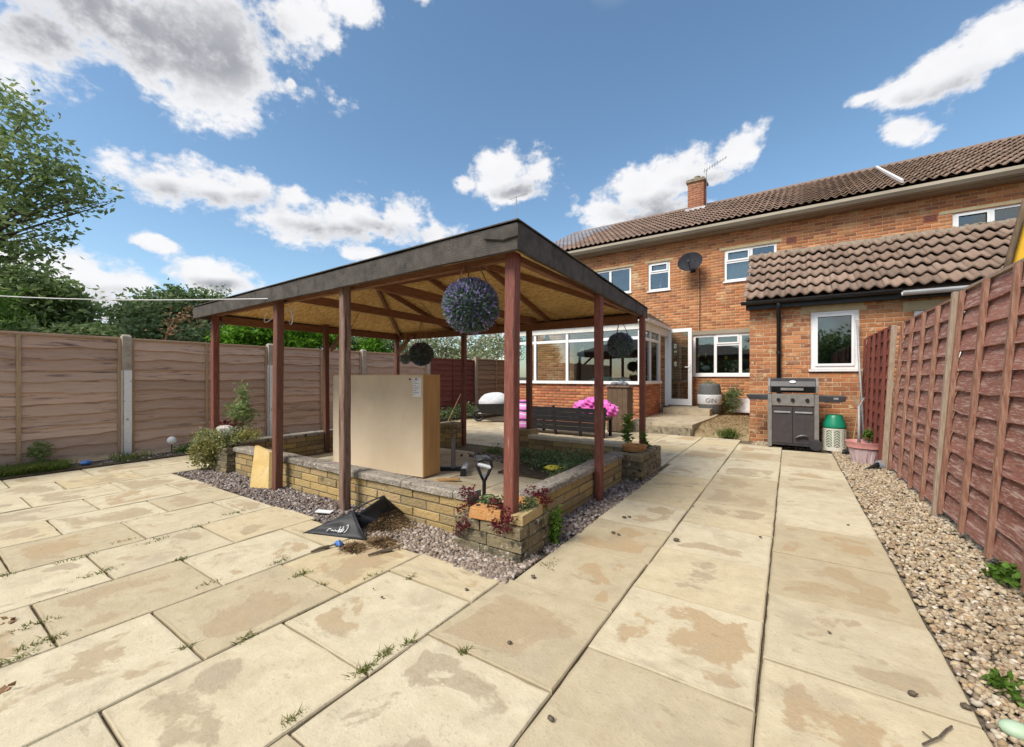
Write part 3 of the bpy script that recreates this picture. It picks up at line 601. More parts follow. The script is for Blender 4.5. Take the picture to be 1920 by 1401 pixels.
patio = D.objects.new("patio", None); link(patio); tag(patio, None, None, kind="structure")
bd = MB()
bd.box(-7.57, -2.2, -.055, .545, 2.02, -.018); bd.box(-1.36, 2.02, -.055, .545, 8.15, -.0185); bd.box(-7.57, 2.02, -.055, -6.42, 9.2, -.0185)
bd.box(-6.42, 5.5, -.055, -1.36, 9.2, -.019); bd.box(-1.36, 8.15, -.055, -.6, 8.95, -.019); bd.box(-6.25, 2.5, -.055, -1.75, 5.5, -.018)
bd.box(-.6, 8.15, -.055, -.1, 8.4, -.019)
bd.build("bedding", m_bed, patio)
def slabmesh(seed):
    r = random.Random(seed); h = .3185; n = 7; top = []; mid = []; bot = []
    for s in range(4):
        for i in range(n):
            t = -h + 2 * h * i / n
            x, y = ((t, -h), (h, t), (-t, h), (-h, -t))[s]; j = r.uniform(-.003, .0015)
            f = 1 + j / h; fi = (h - .005 + j) / h
            top.append((x * fi, y * fi, r.uniform(-.0012, .0008))); mid.append((x * f, y * f, -.006)); bot.append((x * f, y * f, -.04))
    k = len(top); V = top + mid + bot
    F = [tuple(range(k))] + [(k + i, k + (i + 1) % k, (i + 1) % k, i) for i in range(k)] + [(2 * k + i, 2 * k + (i + 1) % k, k + (i + 1) % k, k + i) for i in range(k)]
    me = D.meshes.new("paving_slab"); me.from_pydata(V, [], F); me.materials.append(m_slab); me.update(); return me
SM = [slabmesh(i) for i in range(5)]
xl = [.555, -.10, -.75, -1.405, -2.06, -2.70, -3.32, -3.94, -4.57, -5.15, -5.74, -6.35, -6.95, -7.56]
random.seed(21)
def slab(xa, xb, ya, yb):
    w, d = xb - xa, yb - ya
    if w < .08 or d < .08: return
    o = obj("paving_slab", random.choice(SM), None, patio, ((xa + xb) / 2 + random.uniform(-.002, .002), (ya + yb) / 2, random.uniform(-.003, .003)),
        (random.uniform(-.004, .004), random.uniform(-.004, .004), random.choice([0, math.pi]) + random.uniform(-.004, .004)), ((w - .0060) / .637, (d - .0095) / .637, 1))
for ci in range(len(xl) - 1):
    xb, xa = xl[ci], xl[ci + 1]; ph = .105 if ci % 2 == 0 else .43
    if ci == 0: ph = .13
    for k in range(-4, 16):
        ya = ph + .65 * k; yb = ya + .65
        if ci <= 2:
            lim = (8.1, 8.4, 8.92)[ci]; ax = xa if ci < 2 else (xa if yb < 2.1 or ya > 5.45 else -1.355)
            slab(ax, xb, ya, min(yb, lim)) if ya < lim else None
        elif ci >= 11:
            if ya < 9.1: slab(xa, xb, ya, min(yb, 9.1))
        else:
            e = 2.0 + .03 * math.sin(ci * 2.3)
            if ya < e: slab(xa, xb, ya, min(yb, e))
            if yb > 5.75 and ya < 9.0: slab(xa, xb, max(ya, 5.72), min(yb, 8.95))
            if yb > 2.75 and ya < 5.2 and 3 < ci < 10: slab(xa, xb, max(ya, 2.72), min(yb, 5.15))
# gravel strips: beds then stones
for n_, (a, b, c, d) in {"gravel_bed": (.56, -2.2, 1.3, 9.0)}.items():
    tag(MB().box(a, b, -.05, c, d, -.022).build(n_, m_gbase), None, None, kind="structure")
tag(MB().box(-6.4, 2.03, -.05, -1.365, 2.5, -.022).build("gravel_bed", m_gbase), None, None, kind="structure")
tag(MB().box(-1.75, 2.5, -.05, -1.37, 5.5, -.022).build("gravel_bed", m_gbase), None, None, kind="structure")
tag(MB().box(-.6, 8.42, -.05, .56, 9.0, -.022).build("gravel_bed", m_gbase), None, None, kind="structure")
n = 15500; y = .9 + 8.0 * rng.random(n) ** 1.35; x = .565 + rng.random(n) * (.60)
P = np.stack([x, y, -.012 + rng.random(n) * .014 + .012 * (x - .56)], 1)
nb = 1500; P = np.concatenate([P, np.stack([-.55 + rng.random(nb) * 1.15, 8.44 + rng.random(nb) * .5, -.012 + rng.random(nb) * .012], 1)])
pebbles("gravel", P, .009, .0185, m_peb, "pale brown pea gravel strip along the red fence", 5)
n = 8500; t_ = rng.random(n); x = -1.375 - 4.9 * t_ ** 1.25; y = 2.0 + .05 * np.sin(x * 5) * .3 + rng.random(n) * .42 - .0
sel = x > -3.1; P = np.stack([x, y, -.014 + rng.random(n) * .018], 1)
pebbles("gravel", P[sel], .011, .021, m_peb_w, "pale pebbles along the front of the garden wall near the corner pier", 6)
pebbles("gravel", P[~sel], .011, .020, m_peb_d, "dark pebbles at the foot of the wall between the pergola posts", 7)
n = 3000; y = 2.5 + 2.9 * rng.random(n); P = np.stack([-1.68 + rng.random(n) * .335, y, -.014 + rng.random(n) * .018], 1)
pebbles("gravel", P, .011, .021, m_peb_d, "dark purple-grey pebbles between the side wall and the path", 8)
# interior bed soil
tag(MB().box(-3.0, 4.2, -.055, -1.72, 5.35, .02).build("planting_bed", m_soil), None, None, kind="structure")
tag(MB().box(-8.2, -3, -.06, -7.57, 12, .02).build("border_soil", m_soil), None, None, kind="structure")

# ---------------------------------------------------------------- low walls round the pergola
def lowwall(label, O, ang, length, courses, m=m_stone, T=.11, L=.29, H=.066, J=.009, z0=-.03, coping=None, cm=m_coping, seed=1, mm=None, ctop=.052, over=.025, cl=.6):
    t = thing("garden_wall", label, "wall", (O[0], O[1], 0)); h = courses * (H + J)
    brickwall(t, O, ang, length, z0, z0 + h, m, mm or m_mortar_d, L, H, J, T, limit=300, through=True, seed=seed, jut=.005)
    if coping:
        r = random.Random(seed); s = 0; ca, sa = math.cos(ang), math.sin(ang)
        while s < length - .02:
            w = min(cl * r.uniform(.9, 1.1), length - s); w = length - s if length - s - w < .12 else w
            a, b = s + .003, s + w - .003; n0, n1 = over + r.uniform(0, .012), -(T + over)
            zz = z0 + h + .002; dz = r.uniform(-.003, .005); nsg = 5; V = []; F = []
            for i in range(nsg + 1):
                q_ = a + (b - a) * i / nsg
                for (nn, z) in ((n0 + r.uniform(-.004, .004), zz), (n0 + r.uniform(-.004, .004), zz + ctop * .8), (n0 - .012, zz + ctop + dz + r.uniform(-.003, .003)), (n1 + .012, zz + ctop + dz + r.uniform(-.003, .003)), (n1, zz + ctop * .8), (n1, zz)):
                    V.append((O[0] + q_ * ca + nn * sa, O[1] + q_ * sa - nn * ca, z))
            for i in range(nsg): F += [(i * 6 + k, (i + 1) * 6 + k, (i + 1) * 6 + (k + 1) % 6, i * 6 + (k + 1) % 6) for k in range(6)]
            F += [(5, 4, 3, 2, 1, 0), tuple(nsg * 6 + k for k in range(6))]
            MB().add(V, F).build("coping_stone", cm, t); s += w
    return t
lowwall("long front garden wall of yellow blocks with mottled coping, under the pergola eave", (-5.72, 2.42), 0, 3.74, 4, coping=1, seed=3)
lowwall("side garden wall with narrow yellow courses and lichened coping, beside the path", (-1.60, 2.62), math.pi / 2, 2.05, 4, coping=1, seed=4)
lowwall("back garden wall with pale slab coping, below the black bench", (-1.78, 5.42), math.pi, 1.45, 4, coping=1, cm=m_pale_coping, seed=5)
lowwall("back garden wall between the cabinet and the short square pier", (-5.05, 5.42), math.pi, 1.25, 4, coping=1, cm=m_pale_coping, seed=6)
lowwall("left garden wall inside the pergola in front of the grey fence", (-6.18, 2.55), math.pi / 2, 2.85, 4, coping=1, seed=7)
def pier(label, x0, y0, x1, y1, courses, seed, m=m_stone_old, H=.075, J=.008, z0=-.03):
    t = thing("wall_pier", label, "pier", (x0, y0, 0)); r = random.Random(seed); h = courses * (H + J)
    MB().box(x0 + .02, y0 + .02, z0, x1 - .02, y1 - .02, z0 + h - .03).build("mortar", m_mortar_d, t)
    for k in range(courses):
        z = z0 + k * (H + J) + J; w, d = x1 - x0, y1 - y0
        cells = []
        a = .52 if k % 2 else .40
        cells.append((x0, y0, x0 + w * a - J, y0 + .1)); cells.append((x0 + w * a, y0, x1, y0 + .1))
        cells.append((x1 - .1, y0 + .1 + J, x1, y0 + d * (.62 if k % 2 else .75))); 
        if cells[-1][3] < y1 - .05: cells.append((x1 - .1, cells[-1][3] + J, x1, y1))
        cells.append((x0, y1 - .1, x1 - .1 - J, y1)); cells.append((x0, y0 + .1 + J, x0 + .1, y1 - .1 - J))
        for (a0, b0, a1, b1) in cells:
            j = lambda: r.uniform(-.006, .006); q_ = .008
            V = [(a0 + j(), b0 + j(), z), (a1 + j(), b0 + j(), z), (a1 + j(), b1 + j(), z), (a0 + j(), b1 + j(), z)]
            V2 = [(p[0], p[1], z + H - q_) for p in V]; cxm, cym = (a0 + a1) / 2, (b0 + b1) / 2
            V3 = [(p[0] + (q_ if p[0] < cxm else -q_), p[1] + (q_ if p[1] < cym else -q_), z + H + r.uniform(-.003, .003)) for p in V]
            F = [(i, (i + 1) % 4, 4 + (i + 1) % 4, 4 + i) for i in range(4)] + [(4 + i, 4 + (i + 1) % 4, 8 + (i + 1) % 4, 8 + i) for i in range(4)] + [(8, 9, 10, 11), (3, 2, 1, 0)]
            MB().add(V + V2 + V3, F).build("brick", m, t)
    MB().box(x0 + .1, y0 + .1, z0 + h - .06, x1 - .1, y1 - .1, z0 + h - .008).build("soil", m_soil, t)
    return t
pier("weathered corner pier planter in lichened blocks holding red plants", -1.98, 2.25, -1.43, 2.66, 3, 11)
pier("dark mossy pier at the path side below the far roof post", -1.76, 4.72, -1.38, 5.56, 4, 12)
pier("square pier beside the opening, left of the dark red back post", -5.05, 5.3, -4.72, 5.66, 5, 13, m=m_stone)
pier("square pier beside the opening, left of the black bench", -3.55, 5.3, -3.23, 5.62, 5, 14, m=m_stone)
pier("short pier at the left wall end wrapped in yellow-green shrub", -6.25, 2.33, -5.76, 2.6, 4, 15)
def loose_brick(label, c, rz, L, Wd, H, m, holes=0, tilt=0):
    t = thing("loose_block", label, "brick", c); ca, sa = math.cos(rz), math.sin(rz)
    mb = MB(); mb.add([(x * ca - y * sa, x * sa + y * ca, z + x * tilt) for x, y, z in [(-L / 2, -Wd / 2, 0), (L / 2, -Wd / 2, 0), (L / 2, Wd / 2, 0), (-L / 2, Wd / 2, 0), (-L / 2 + .006, -Wd / 2 + .006, H), (L / 2 - .006, -Wd / 2 + .006, H), (L / 2 - .006, Wd / 2 - .006, H), (-L / 2 + .006, Wd / 2 - .006, H)]],
            [(0, 3, 2, 1), (4, 5, 6, 7), (0, 1, 5, 4), (1, 2, 6, 5), (2, 3, 7, 6), (3, 0, 4, 7)])
    o = mb.build("body", m, t, local=True, bevel=.005)
    for i in range(holes):
        x = -L / 3 + i * L / 3 * (2 / max(1, holes - 1)) if holes > 1 else 0
        MB().lathe([(.016, 0), (.017, .003)], (x * ca, x * sa, H + x * tilt + .0005), 12).build("core_hole", m_ink, t, local=True)
    return t
loose_brick("loose orange brick with round holes lying on the corner pier", (-1.72, 2.30, .225), .12, .25, .12, .075, m_orange_brick, 3)
loose_brick("yellow block laid along the path edge of the corner pier", (-1.49, 2.43, .225), 1.62, .30, .10, .065, m_stone, 0)
loose_brick("tan block lying across the back of the corner pier", (-1.62, 2.66, .235), .1, .24, .11, .07, m_orange_brick, 0)

# ---------------------------------------------------------------- pergola
PG = thing("pergola", "large open pergola with red-brown posts and a hipped felt roof lined with strand board", "pergola", (-3.95, 3.9, 0))
ZP = 2.02
posts = [(-1.555, 2.33, .2, m_redwood, .105), (-3.32, 2.29, -.02, m_greywood, .10), (-4.52, 2.31, -.02, m_redwood_d, .105), (-6.30, 2.42, 0, m_redwood, .10),
         (-6.16, 3.92, 0, m_redwood_d, .095), (-6.33, 5.50, 0, m_redwood_d, .10), (-4.72, 5.58, 0, m_redwood, .10), (-3.34, 5.52, 0, m_redwood_d, .10),
         (-1.545, 3.86, -.02, m_redwood, .095), (-1.59, 5.46, .25, m_redwood, .09)]
for i, (x, y, z, m, w) in enumerate(posts):
    r = random.Random(i); w *= .76; c = w / 2; ch = .006; dx, dy = r.uniform(-.012, .012), r.uniform(-.012, .012)
    sec = [(-c + ch, -c), (c - ch, -c), (c, -c + ch), (c, c - ch), (c - ch, c), (-c + ch, c), (-c, c - ch), (-c, -c + ch)]
    V = []; ns = 9
    for k in range(ns):
        f = k / (ns - 1); zz = z + (ZP - z) * f; ox, oy = dx * f + r.uniform(-.0015, .0015), dy * f + r.uniform(-.0015, .0015)
        V += [(x + a + ox, y + b + oy, zz) for a, b in sec]
    F = [(k * 8 + i_, k * 8 + (i_ + 1) % 8, (k + 1) * 8 + (i_ + 1) % 8, (k + 1) * 8 + i_) for k in range(ns - 1) for i_ in range(8)] + [tuple(range(8))[::-1], tuple((ns - 1) * 8 + i_ for i_ in range(8))]
    MB().add(V, F).build("post", m, PG)
XA, XB, YA, YB_ = -6.37, -1.42, 2.20, 5.63      # roof outline; its right side runs slightly inwards to the back
XK = -1.575
ez = lambda x, y: 2.0 - .012 * (-1.42 - x) - .010 * (y - 2.2)        # eaves sag a touch to the far side
def fascia(p0, p1, h0, h1, th=.035, n=14, seed=0):
    r = random.Random(seed); p0, p1 = Vector(p0), Vector(p1); d = (p1 - p0); L = d.length; d.normalize(); nrm = Vector((d.y, -d.x, 0)); V = []
    for i in range(n + 1):
        f = i / n; p = p0 + d * L * f; b = ez(p.x, p.y) + r.uniform(-.004, .004); t = b + h0 + (h1 - h0) * f + r.uniform(-.003, .003); w = r.uniform(-.003, .003)
        V += [(p.x + nrm.x * w, p.y + nrm.y * w, b), (p.x + nrm.x * w, p.y + nrm.y * w, t), (p.x - nrm.x * th, p.y - nrm.y * th, t), (p.x - nrm.x * th, p.y - nrm.y * th, b)]
    F = [(i * 4 + k, (i + 1) * 4 + k, (i + 1) * 4 + (k + 1) % 4, i * 4 + (k + 1) % 4) for i in range(n) for k in range(4)] + [(3, 2, 1, 0), tuple(n * 4 + k for k in range(4))]
    return MB().add(V, F).build("fascia", m_felt, PG)
fascia((XA, YA, 0), (XB, YA, 0), .135, .168, seed=1); fascia((XB, YA + .036, 0), (XK, YB_, 0), .168, .118, seed=2)
fascia((XK - .036, YB_, 0), (XA, YB_, 0), .118, .12, seed=3); fascia((XA, YB_ - .036, 0), (XA, YA + .036, 0), .12, .135, seed=4)
# folded felt flap at the near corner
MB().add([(XB - .27, YA - .006, 2.135), (XB + .008, YA - .006, 2.15), (XB + .008, YA - .006, 2.075), (XB - .10, YA - .006, 2.06), (XB - .25, YA - .006, 2.10),
          (XB - .27, YA - .016, 2.13), (XB + .014, YA - .016, 2.143), (XB + .014, YA - .016, 2.078), (XB - .10, YA - .018, 2.068), (XB - .25, YA - .018, 2.10)],
         [(4, 3, 2, 1, 0), (5, 6, 7, 8, 9), (0, 1, 6, 5), (1, 2, 7, 6), (2, 3, 8, 7), (3, 4, 9, 8), (4, 0, 5, 9)]).build("felt_flap", m_felt, PG)
# wall plates
def plate(a, b, z=1.955, h=.11): MB().beam((*a, z), (*b, z), .05, h).build("wall_plate", m_beam, PG)
plate((-6.33, 2.44), (-1.55, 2.37), 2.01, .045); plate((-1.56, 2.42), (-1.64, 5.44), 2.0, .045)
plate((-6.33, 5.53), (-1.66, 5.47), 1.945, .11); plate((-6.33, 2.5), (-6.33, 5.47), 1.945, .10)
RZ = 2.56; R0, R1 = (-4.95, 3.92, RZ), (-3.0, 3.92, RZ)
for X in (-3.22, -4.47): MB().beam((X, 2.32, 2.06), (X, 5.5, 2.02), .042, .095).build("tie_beam", m_beam, PG)
crn = [(XA + .05, YA + .05), (XB - .05, YA + .05), (XK - .05, YB_ - .05), (XA + .05, YB_ - .05)]
zc = 2.075
def raft(a, b): MB().beam(a, b, .038, .062).build("rafter", m_beam, PG)
for (x, y), rr in zip(crn, (R0, R1, R1, R0)):
    raft((x, y, ez(x, y) + .055), (rr[0], rr[1], rr[2] - .055))
for X in (-3.0, -3.95, -4.95):
    for yy in (YA + .05, YB_ - .05): raft((X, yy, ez(X, yy) + .055), (X, 3.92, RZ - .055))
MB().beam((R0[0], 3.92, RZ - .05), (R1[0], 3.92, RZ - .05), .04, .12).build("ridge_beam", m_beam, PG)
for (x, y, z) in ((-6.05, 5.4, 1.9), (-6.1, 4.05, 1.9)):
    MB().beam((x - .15, y, z - .28), (x + .25, y, z + .05), .04, .06).build("brace", m_beam, PG)
E3 = lambda x, y: (x, y, ez(x, y) + .092)
cA, cB, cC, cD = E3(XA + .04, YA + .04), E3(XB - .04, YA + .04), E3(XK - .04, YB_ - .04), E3(XA + .04, YB_ - .04)
for k, poly in enumerate(([cA, cB, R1, R0], [cB, cC, R1], [cC, cD, R0, R1], [cD, cA, R0])):
    # strand-board lining split in sheets along its eave
    a, b = Vector(poly[0]), Vector(poly[1]); top = [Vector(p) for p in poly[2:]]; ns = 4 if len(poly) == 4 else 3
    for i in range(ns):
        f0, f1 = i / ns, (i + 1) / ns; g = .0025
        p0, p1 = a.lerp(b, f0 + g), a.lerp(b, f1 - g)
        tA, tB = (top[-1], top[0]); q0, q1 = tA.lerp(tB, f0 + g), tA.lerp(tB, f1 - g)
        pl = [p0, p1, q1, q0] if (q1 - q0).length > .01 else [p0, p1, q0]
        MB().prism(pl, (0, 0, .012)).build("board_sheet", m_osb, PG)
Z3 = lambda p, d: (p[0], p[1], p[2] + d)
oA, oB, oC, oD = [(x, y, ez(x, y) + hh) for (x, y, hh) in ((XA - .01, YA - .012, .142), (XB + .012, YA - .012, .176), (XK + .012, YB_ + .01, .128), (XA - .01, YB_ + .01, .13))]
for pl in ([oA, oB, Z3(R1, .08), Z3(R0, .08)], [oB, oC, Z3(R1, .08)], [oC, oD, Z3(R0, .08), Z3(R1, .08)], [oD, oA, Z3(R0, .08)]):
    MB().prism(pl, (0, 0, .008)).build("roof_felt", m_felt, PG)
# loose cables under the left eave
for k, (x, dz) in enumerate(((-4.42, .20), (-4.62, .12), (-4.9, .14))):
    pts = [(x + .07 * math.sin(t * 2.2 + k), 2.36 + .03 * t, 1.95 - dz * math.sin(t * 1.05)) for t in np.linspace(0, 3, 10)]
    MB().tube(pts, .004, 5).build("cable_loop", m_cable, PG)
# ---------------------------------------------------------------- house
HROT = R(-1.6); HY0 = 12.4
HO = thing("terraced_house", "long brick terraced house with brown pantile roof and white windows", "house", (0, HY0, 0), HROT)
_hn = np.array([math.sin(HROT), -math.cos(HROT), 0]); _hx = np.array([math.cos(HROT), math.sin(HROT), 0])
def fac(px, py, n=0.0):
    """pixel -> (x along the facade, z) on the plane n metres in front of it"""
    d = ray(px, py); o = np.array([0, HY0, 0]) + _hn * n; t = ((o - CAM) @ _hn) / (d @ _hn); p = CAM + d * t
    return float((p - np.array([0, HY0, 0])) @ _hx), float(p[2])
EAVE = 5.02; X0H, X1H = -7.6, 7.5
def rect(a, b, c, d): # four pixel sides: left, right px; top, bottom z from two pixels
    return a, b, c, d
w1x1 = fac(1183, 500)[0]; w1 = (w1x1 - 1.75, fac(1182, 548)[1], w1x1, fac(1182, 500)[1])
w2 = (fac(1215.5, 520)[0], fac(1216, 547)[1], fac(1256, 520)[0], fac(1216, 494.5)[1])
w3 = (fac(1358, 500)[0], fac(1358, 529)[1], fac(1456, 460)[0], fac(1358, 470)[1])
w4 = (fac(1786, 410)[0], w3[1], fac(1786, 410)[0] + 1.5, fac(1786, 400)[1])
wk = (fac(1299, 650)[0], fac(1299, 704)[1], fac(1299, 650)[0] + 1.75, fac(1299, 629)[1])
wc = (-5.9, .55, -3.6, 2.4)             # patio doorway inside the conservatory
hol = [(w[0] - X0H, w[1], w[2] - X0H, w[3]) for w in (w1, w2, w3, w4, wk, wc)]
brickwall(HO, (X0H, 0), 0, X1H - X0H, .0, EAVE, m_brick_i, m_mortar, T=.13, holes=hol, limit=0, local=True, seed=9)
MB().box(X0H, .13, 0, X0H + .12, 7, EAVE).box(X1H - .12, .13, 0, X1H, 7, EAVE).box(X0H + .12, 6.9, 0, X1H - .12, 7, EAVE).build("wall", m_mortar, HO, local=True)
fr = w1[0] + (w1[2] - w1[0]) * .62
window(HO, *w1, bars_v=(fr,), curtain=None)
zt = fac(1216, 513)[1]
window(HO, *w2, bars_h=((w2[0], w2[2], zt),), lights=((w2[0] + .06, w2[2] - .06, zt + .02, w2[3] - .04),), curtain=[(w2[0], w2[2], zt, w2[3])])
mv = fac(1408, 480)[0]; zt = fac(1358, 493)[1]
window(HO, *w3, bars_v=(mv,), bars_h=((w3[0], mv, zt),), lights=((w3[0] + .05, mv - .03, zt + .02, w3[3] - .04),), curtain=[(w3[0], mv, w3[1], w3[3])])
mv4 = fac(1861, 400)[0]
window(HO, *w4, bars_v=(mv4,), lights=((w4[0] + .05, mv4 - .03, w4[1] + .05, w4[3] - .04),))
k1, k2 = fac(1341, 660)[0], fac(1388, 660)[0]; zk = fac(1360, 646)[1]
kw = window(HO, *wk, bars_v=(k1, k2), bars_h=((k1, k2, zk),), lights=((k1 + .03, k2 - .03, zk + .02, wk[3] - .04),), fw=.065, depth=2.0)
for i, (px, py, mm, rx, rz) in enumerate(((1310, 667, m_yellow, .05, .06), (1323, 666, m_yellow, .02, .09), (1361, 671, m_yellow, .035, .05), (1361, 693, m_upvc, .03, .04), (1375, 694, m_cream_pl, .04, .06), (1323, 690, m_curtain, .13, .07))):
    x, z = fac(px, py, -.2); MB().blob((x, .22, z), (rx, .03, rz), 8, .1, i).build("window_ornament", mm, kw, local=True, smooth=True)
x, z = fac(1238, 536, -.15); MB().blob((x, .2, z), (.04, .03, .07), 8, .1, 3).blob((x, .2, z + .12), (.03, .03, .03), 8, .1, 4).build("window_ornament", m_upvc, HO, local=True)
for w, e in ((wk, .25), (w3, .12), (w4, .2), (w2, .1), (w1, .12)):
    MB().box(w[0] - e, -.012, w[3] + .003, w[2] + e, .05, w[3] + (.11 if w is wk else .07)).build("lintel", m_fascia if w is wk else m_lintel, HO, local=True)
for px, py in ((1744, 410), (1484, 451)):
    x, z = fac(px, py); mb = MB().box(x - .11, -.014, z - .07, x + .11, .02, z + .07); v = mb.build("air_brick", m_terra, HO, local=True)
    for i in range(4): MB().box(x - .09, -.017, z - .05 + i * .03, x + .09, -.0145, z - .038 + i * .03).build("slot", m_ink, v, local=True)
# eaves: boxed soffit, gutter board, gutter
MB().box(X0H - .1, -.30, EAVE - .02, X1H + .1, .02, EAVE + .02).build("soffit", m_fascia, HO, local=True)
gx = [(-.33, EAVE + .16), (-.42, EAVE + .165), (-.45, EAVE + .09), (-.40, EAVE + .02), (-.33, EAVE - .01)]
MB().prism([(X0H - .1, y, z) for y, z in gx], (X1H - X0H + .2, 0, 0)).build("gutter", m_fascia, HO, local=True)
MB().box(X0H - .1, -.325, EAVE + .02, X1H + .1, -.29, EAVE + .17).build("fascia_board", m_fascia, HO, local=True)
RY, RZH = 3.6, 7.16; P0Y, P0Z = -.40, EAVE + .17
pitch = math.atan2(RZH - P0Z, RY - P0Y); slope = math.hypot(RZH - P0Z, RY - P0Y)
MB().add([(X0H - .12, P0Y + .05, P0Z), (X1H + .1, P0Y + .05, P0Z), (X1H + .1, RY, RZH - .01), (X0H - .12, RY, RZH - .01), (X0H - .12, 7.5, P0Z), (X1H + .1, 7.5, P0Z)],
         [(0, 1, 2, 3), (3, 2, 5, 4), (0, 3, 4), (1, 5, 2)]).build("roof_deck", m_ridge_dk, HO, local=True)
tiles(HO, X0H - .12, X1H + .1, P0Y, P0Z, pitch, slope, .32, slope / 13, 300, m_tile, m_tile_i, True, key=lambda c: -c[0] - .0 * c[3],
      amp=.048, lift=.06, extra=lambda c: m_tile_b if c[0] < -6.6 + .06 * c[3] else m_tile_i)
for i in range(int((X1H - X0H) / .45) + 1):
    a = X0H - .12 + i * .45; b = min(a + .447, X1H + .1)
    MB().tube([(a, RY, RZH + .02), (b, RY, RZH + .02 + random.uniform(-.004, .004))], .10, 10).build("ridge_tile", m_ridge_dk, HO, local=True)
xs_, _ = fac(1690, 366, .3)
MB().beam((xs_, P0Y - .02, P0Z + .13), (xs_, RY, RZH + .10), .045, .06, up=(0, -.5, .87)).build("party_wall_strip", m_upvc, HO, local=True)
# chimney
def hp(px, py, y):  # local point on plane facade+y
    x, z = fac(px, py, -y); return x, z
cx0, _ = hp(1292.5, 370, 3.3); cx1, _ = hp(1322, 370, 3.3); _, czt = hp(1307, 346, 3.3)
ch = D.objects.new("chimney", None); ch.location = (0, 0, 0); link(ch, HO)
brickwall(ch, (cx0, 3.05), 0, cx1 - cx0, 6.55, czt, m_chim_i, m_mortar, T=.10, local=True, seed=31)
brickwall(ch, (cx1, 3.05), math.pi / 2, .55, 6.55, czt, m_chim_i, m_mortar, T=.10, local=True, seed=32)
MB().box(cx0 + .01, 3.16, 6.55, cx1 - .11, 3.6, czt).box(cx0 - .05, 3.0, czt, cx1 + .05, 3.66, czt + .07).box(cx0 - .01, 3.04, czt + .071, cx1 + .01, 3.62, czt + .12).build("chimney_cap", m_ridge, ch, local=True)
MB().lathe([(.10, 0), (.09, .14), (.10, .15)], ((cx0 + cx1) / 2, 3.33, czt + .12), 12).build("chimney_pot", m_ridge, ch, local=True)
MB().box(cx0 - .07, 2.93, 6.83, cx1 + .07, 3.045, 6.98).build("flashing", m_lead, ch, local=True)
def antenna(label, base, h, boom, n, mats=m_metal, rz=0.0):
    t = thing("tv_aerial", label, "aerial", base); c, s_ = math.cos(rz), math.sin(rz)
    MB().tube([(0, 0, 0), (0, 0, h)], .014, 6).build("mast", mats, t, local=True)
    a, b = Vector(boom[0]), Vector(boom[1]); off_ = Vector((0, 0, h - .05)); a += off_; b += off_
    MB().tube([a, b], .009, 5).build("boom", mats, t, local=True)
    d = (b - a).normalized(); sdv = d.cross(Vector((0, 0, 1))).normalized()
    for i in range(n):
        p = a.lerp(b, (i + .5) / n); w = .20 - .10 * i / n
        MB().tube([p - sdv * w, p + sdv * w], .005, 4).build("element", mats, t, local=True)
    return t
cw = HO.matrix_basis @ Vector((cx1 + .06, 3.2, 6.75))
antenna("television aerial on a thin mast strapped to the brick chimney", tuple(cw), 1.55, ((-.1, 0, 0), (.62, .1, .35)), 9)
pA = ony(968, 410, 14.5)
antenna("small television aerial showing above the near corner of the pergola roof", (pA[0], pA[1], 5.6), ony(968, 368, 14.5)[2] - 5.6, ((-.35, 0, 0), (.55, 0, .03)), 8)
# satellite dish
dx, dz = fac(1294, 491, .35); t = thing("satellite_dish", "dark grey oval satellite dish on the brick wall between two upper windows", "satellite dish", tuple(HO.matrix_basis @ Vector((dx, 0, dz))), HROT)
n = 28; V = [(0, -.30, 0)]; F = []; rings = 5
for r_ in range(1, rings + 1):
    f = r_ / rings
    for k in range(n):
        a = 2 * math.pi * k / n; V.append((.32 * f * math.cos(a), -.30 - .09 * f * f + .10 * f * math.sin(a), .27 * f * math.sin(a)))
for k in range(n): F.append((0, 1 + k, 1 + (k + 1) % n))
for r_ in range(rings - 1):
    for k in range(n): F.append((1 + r_ * n + k, 1 + (r_ + 1) * n + k, 1 + (r_ + 1) * n + (k + 1) % n, 1 + r_ * n + (k + 1) % n))
d_ = MB().add(V, F); V2 = [(x, y + .012, z) for x, y, z in V]; d_.add(V2, [f[::-1] for f in F]); d_.build("reflector", m_dish, t, local=True, smooth=True)
MB().tube([(0, -.26, -.24), (0.02, -.55, -.16), (.02, -.62, -.06)], .012, 6).box(-.02, -.66, -.08, .06, -.58, 0).build("feed_arm", m_black_pl, t, local=True)
MB().tube([(0, 0, -.12), (0, -.14, -.10), (0, -.29, -.03)], .02, 8).box(-.07, -.02, -.22, .07, -.003, -.02).build("wall_bracket", m_dish, t, local=True)
x0_, z0_ = fac(1312, 500); x1_, z1_ = fac(1312, 620)
MB().tube([(x0_ - .18, -.02, dz - .1), (x0_, -.02, z0_ - .05), (x0_ + .01, -.02, (z0_ + z1_) / 2), (x0_, -.02, z1_)], .008, 5).build("cable", m_ink, HO, local=True)

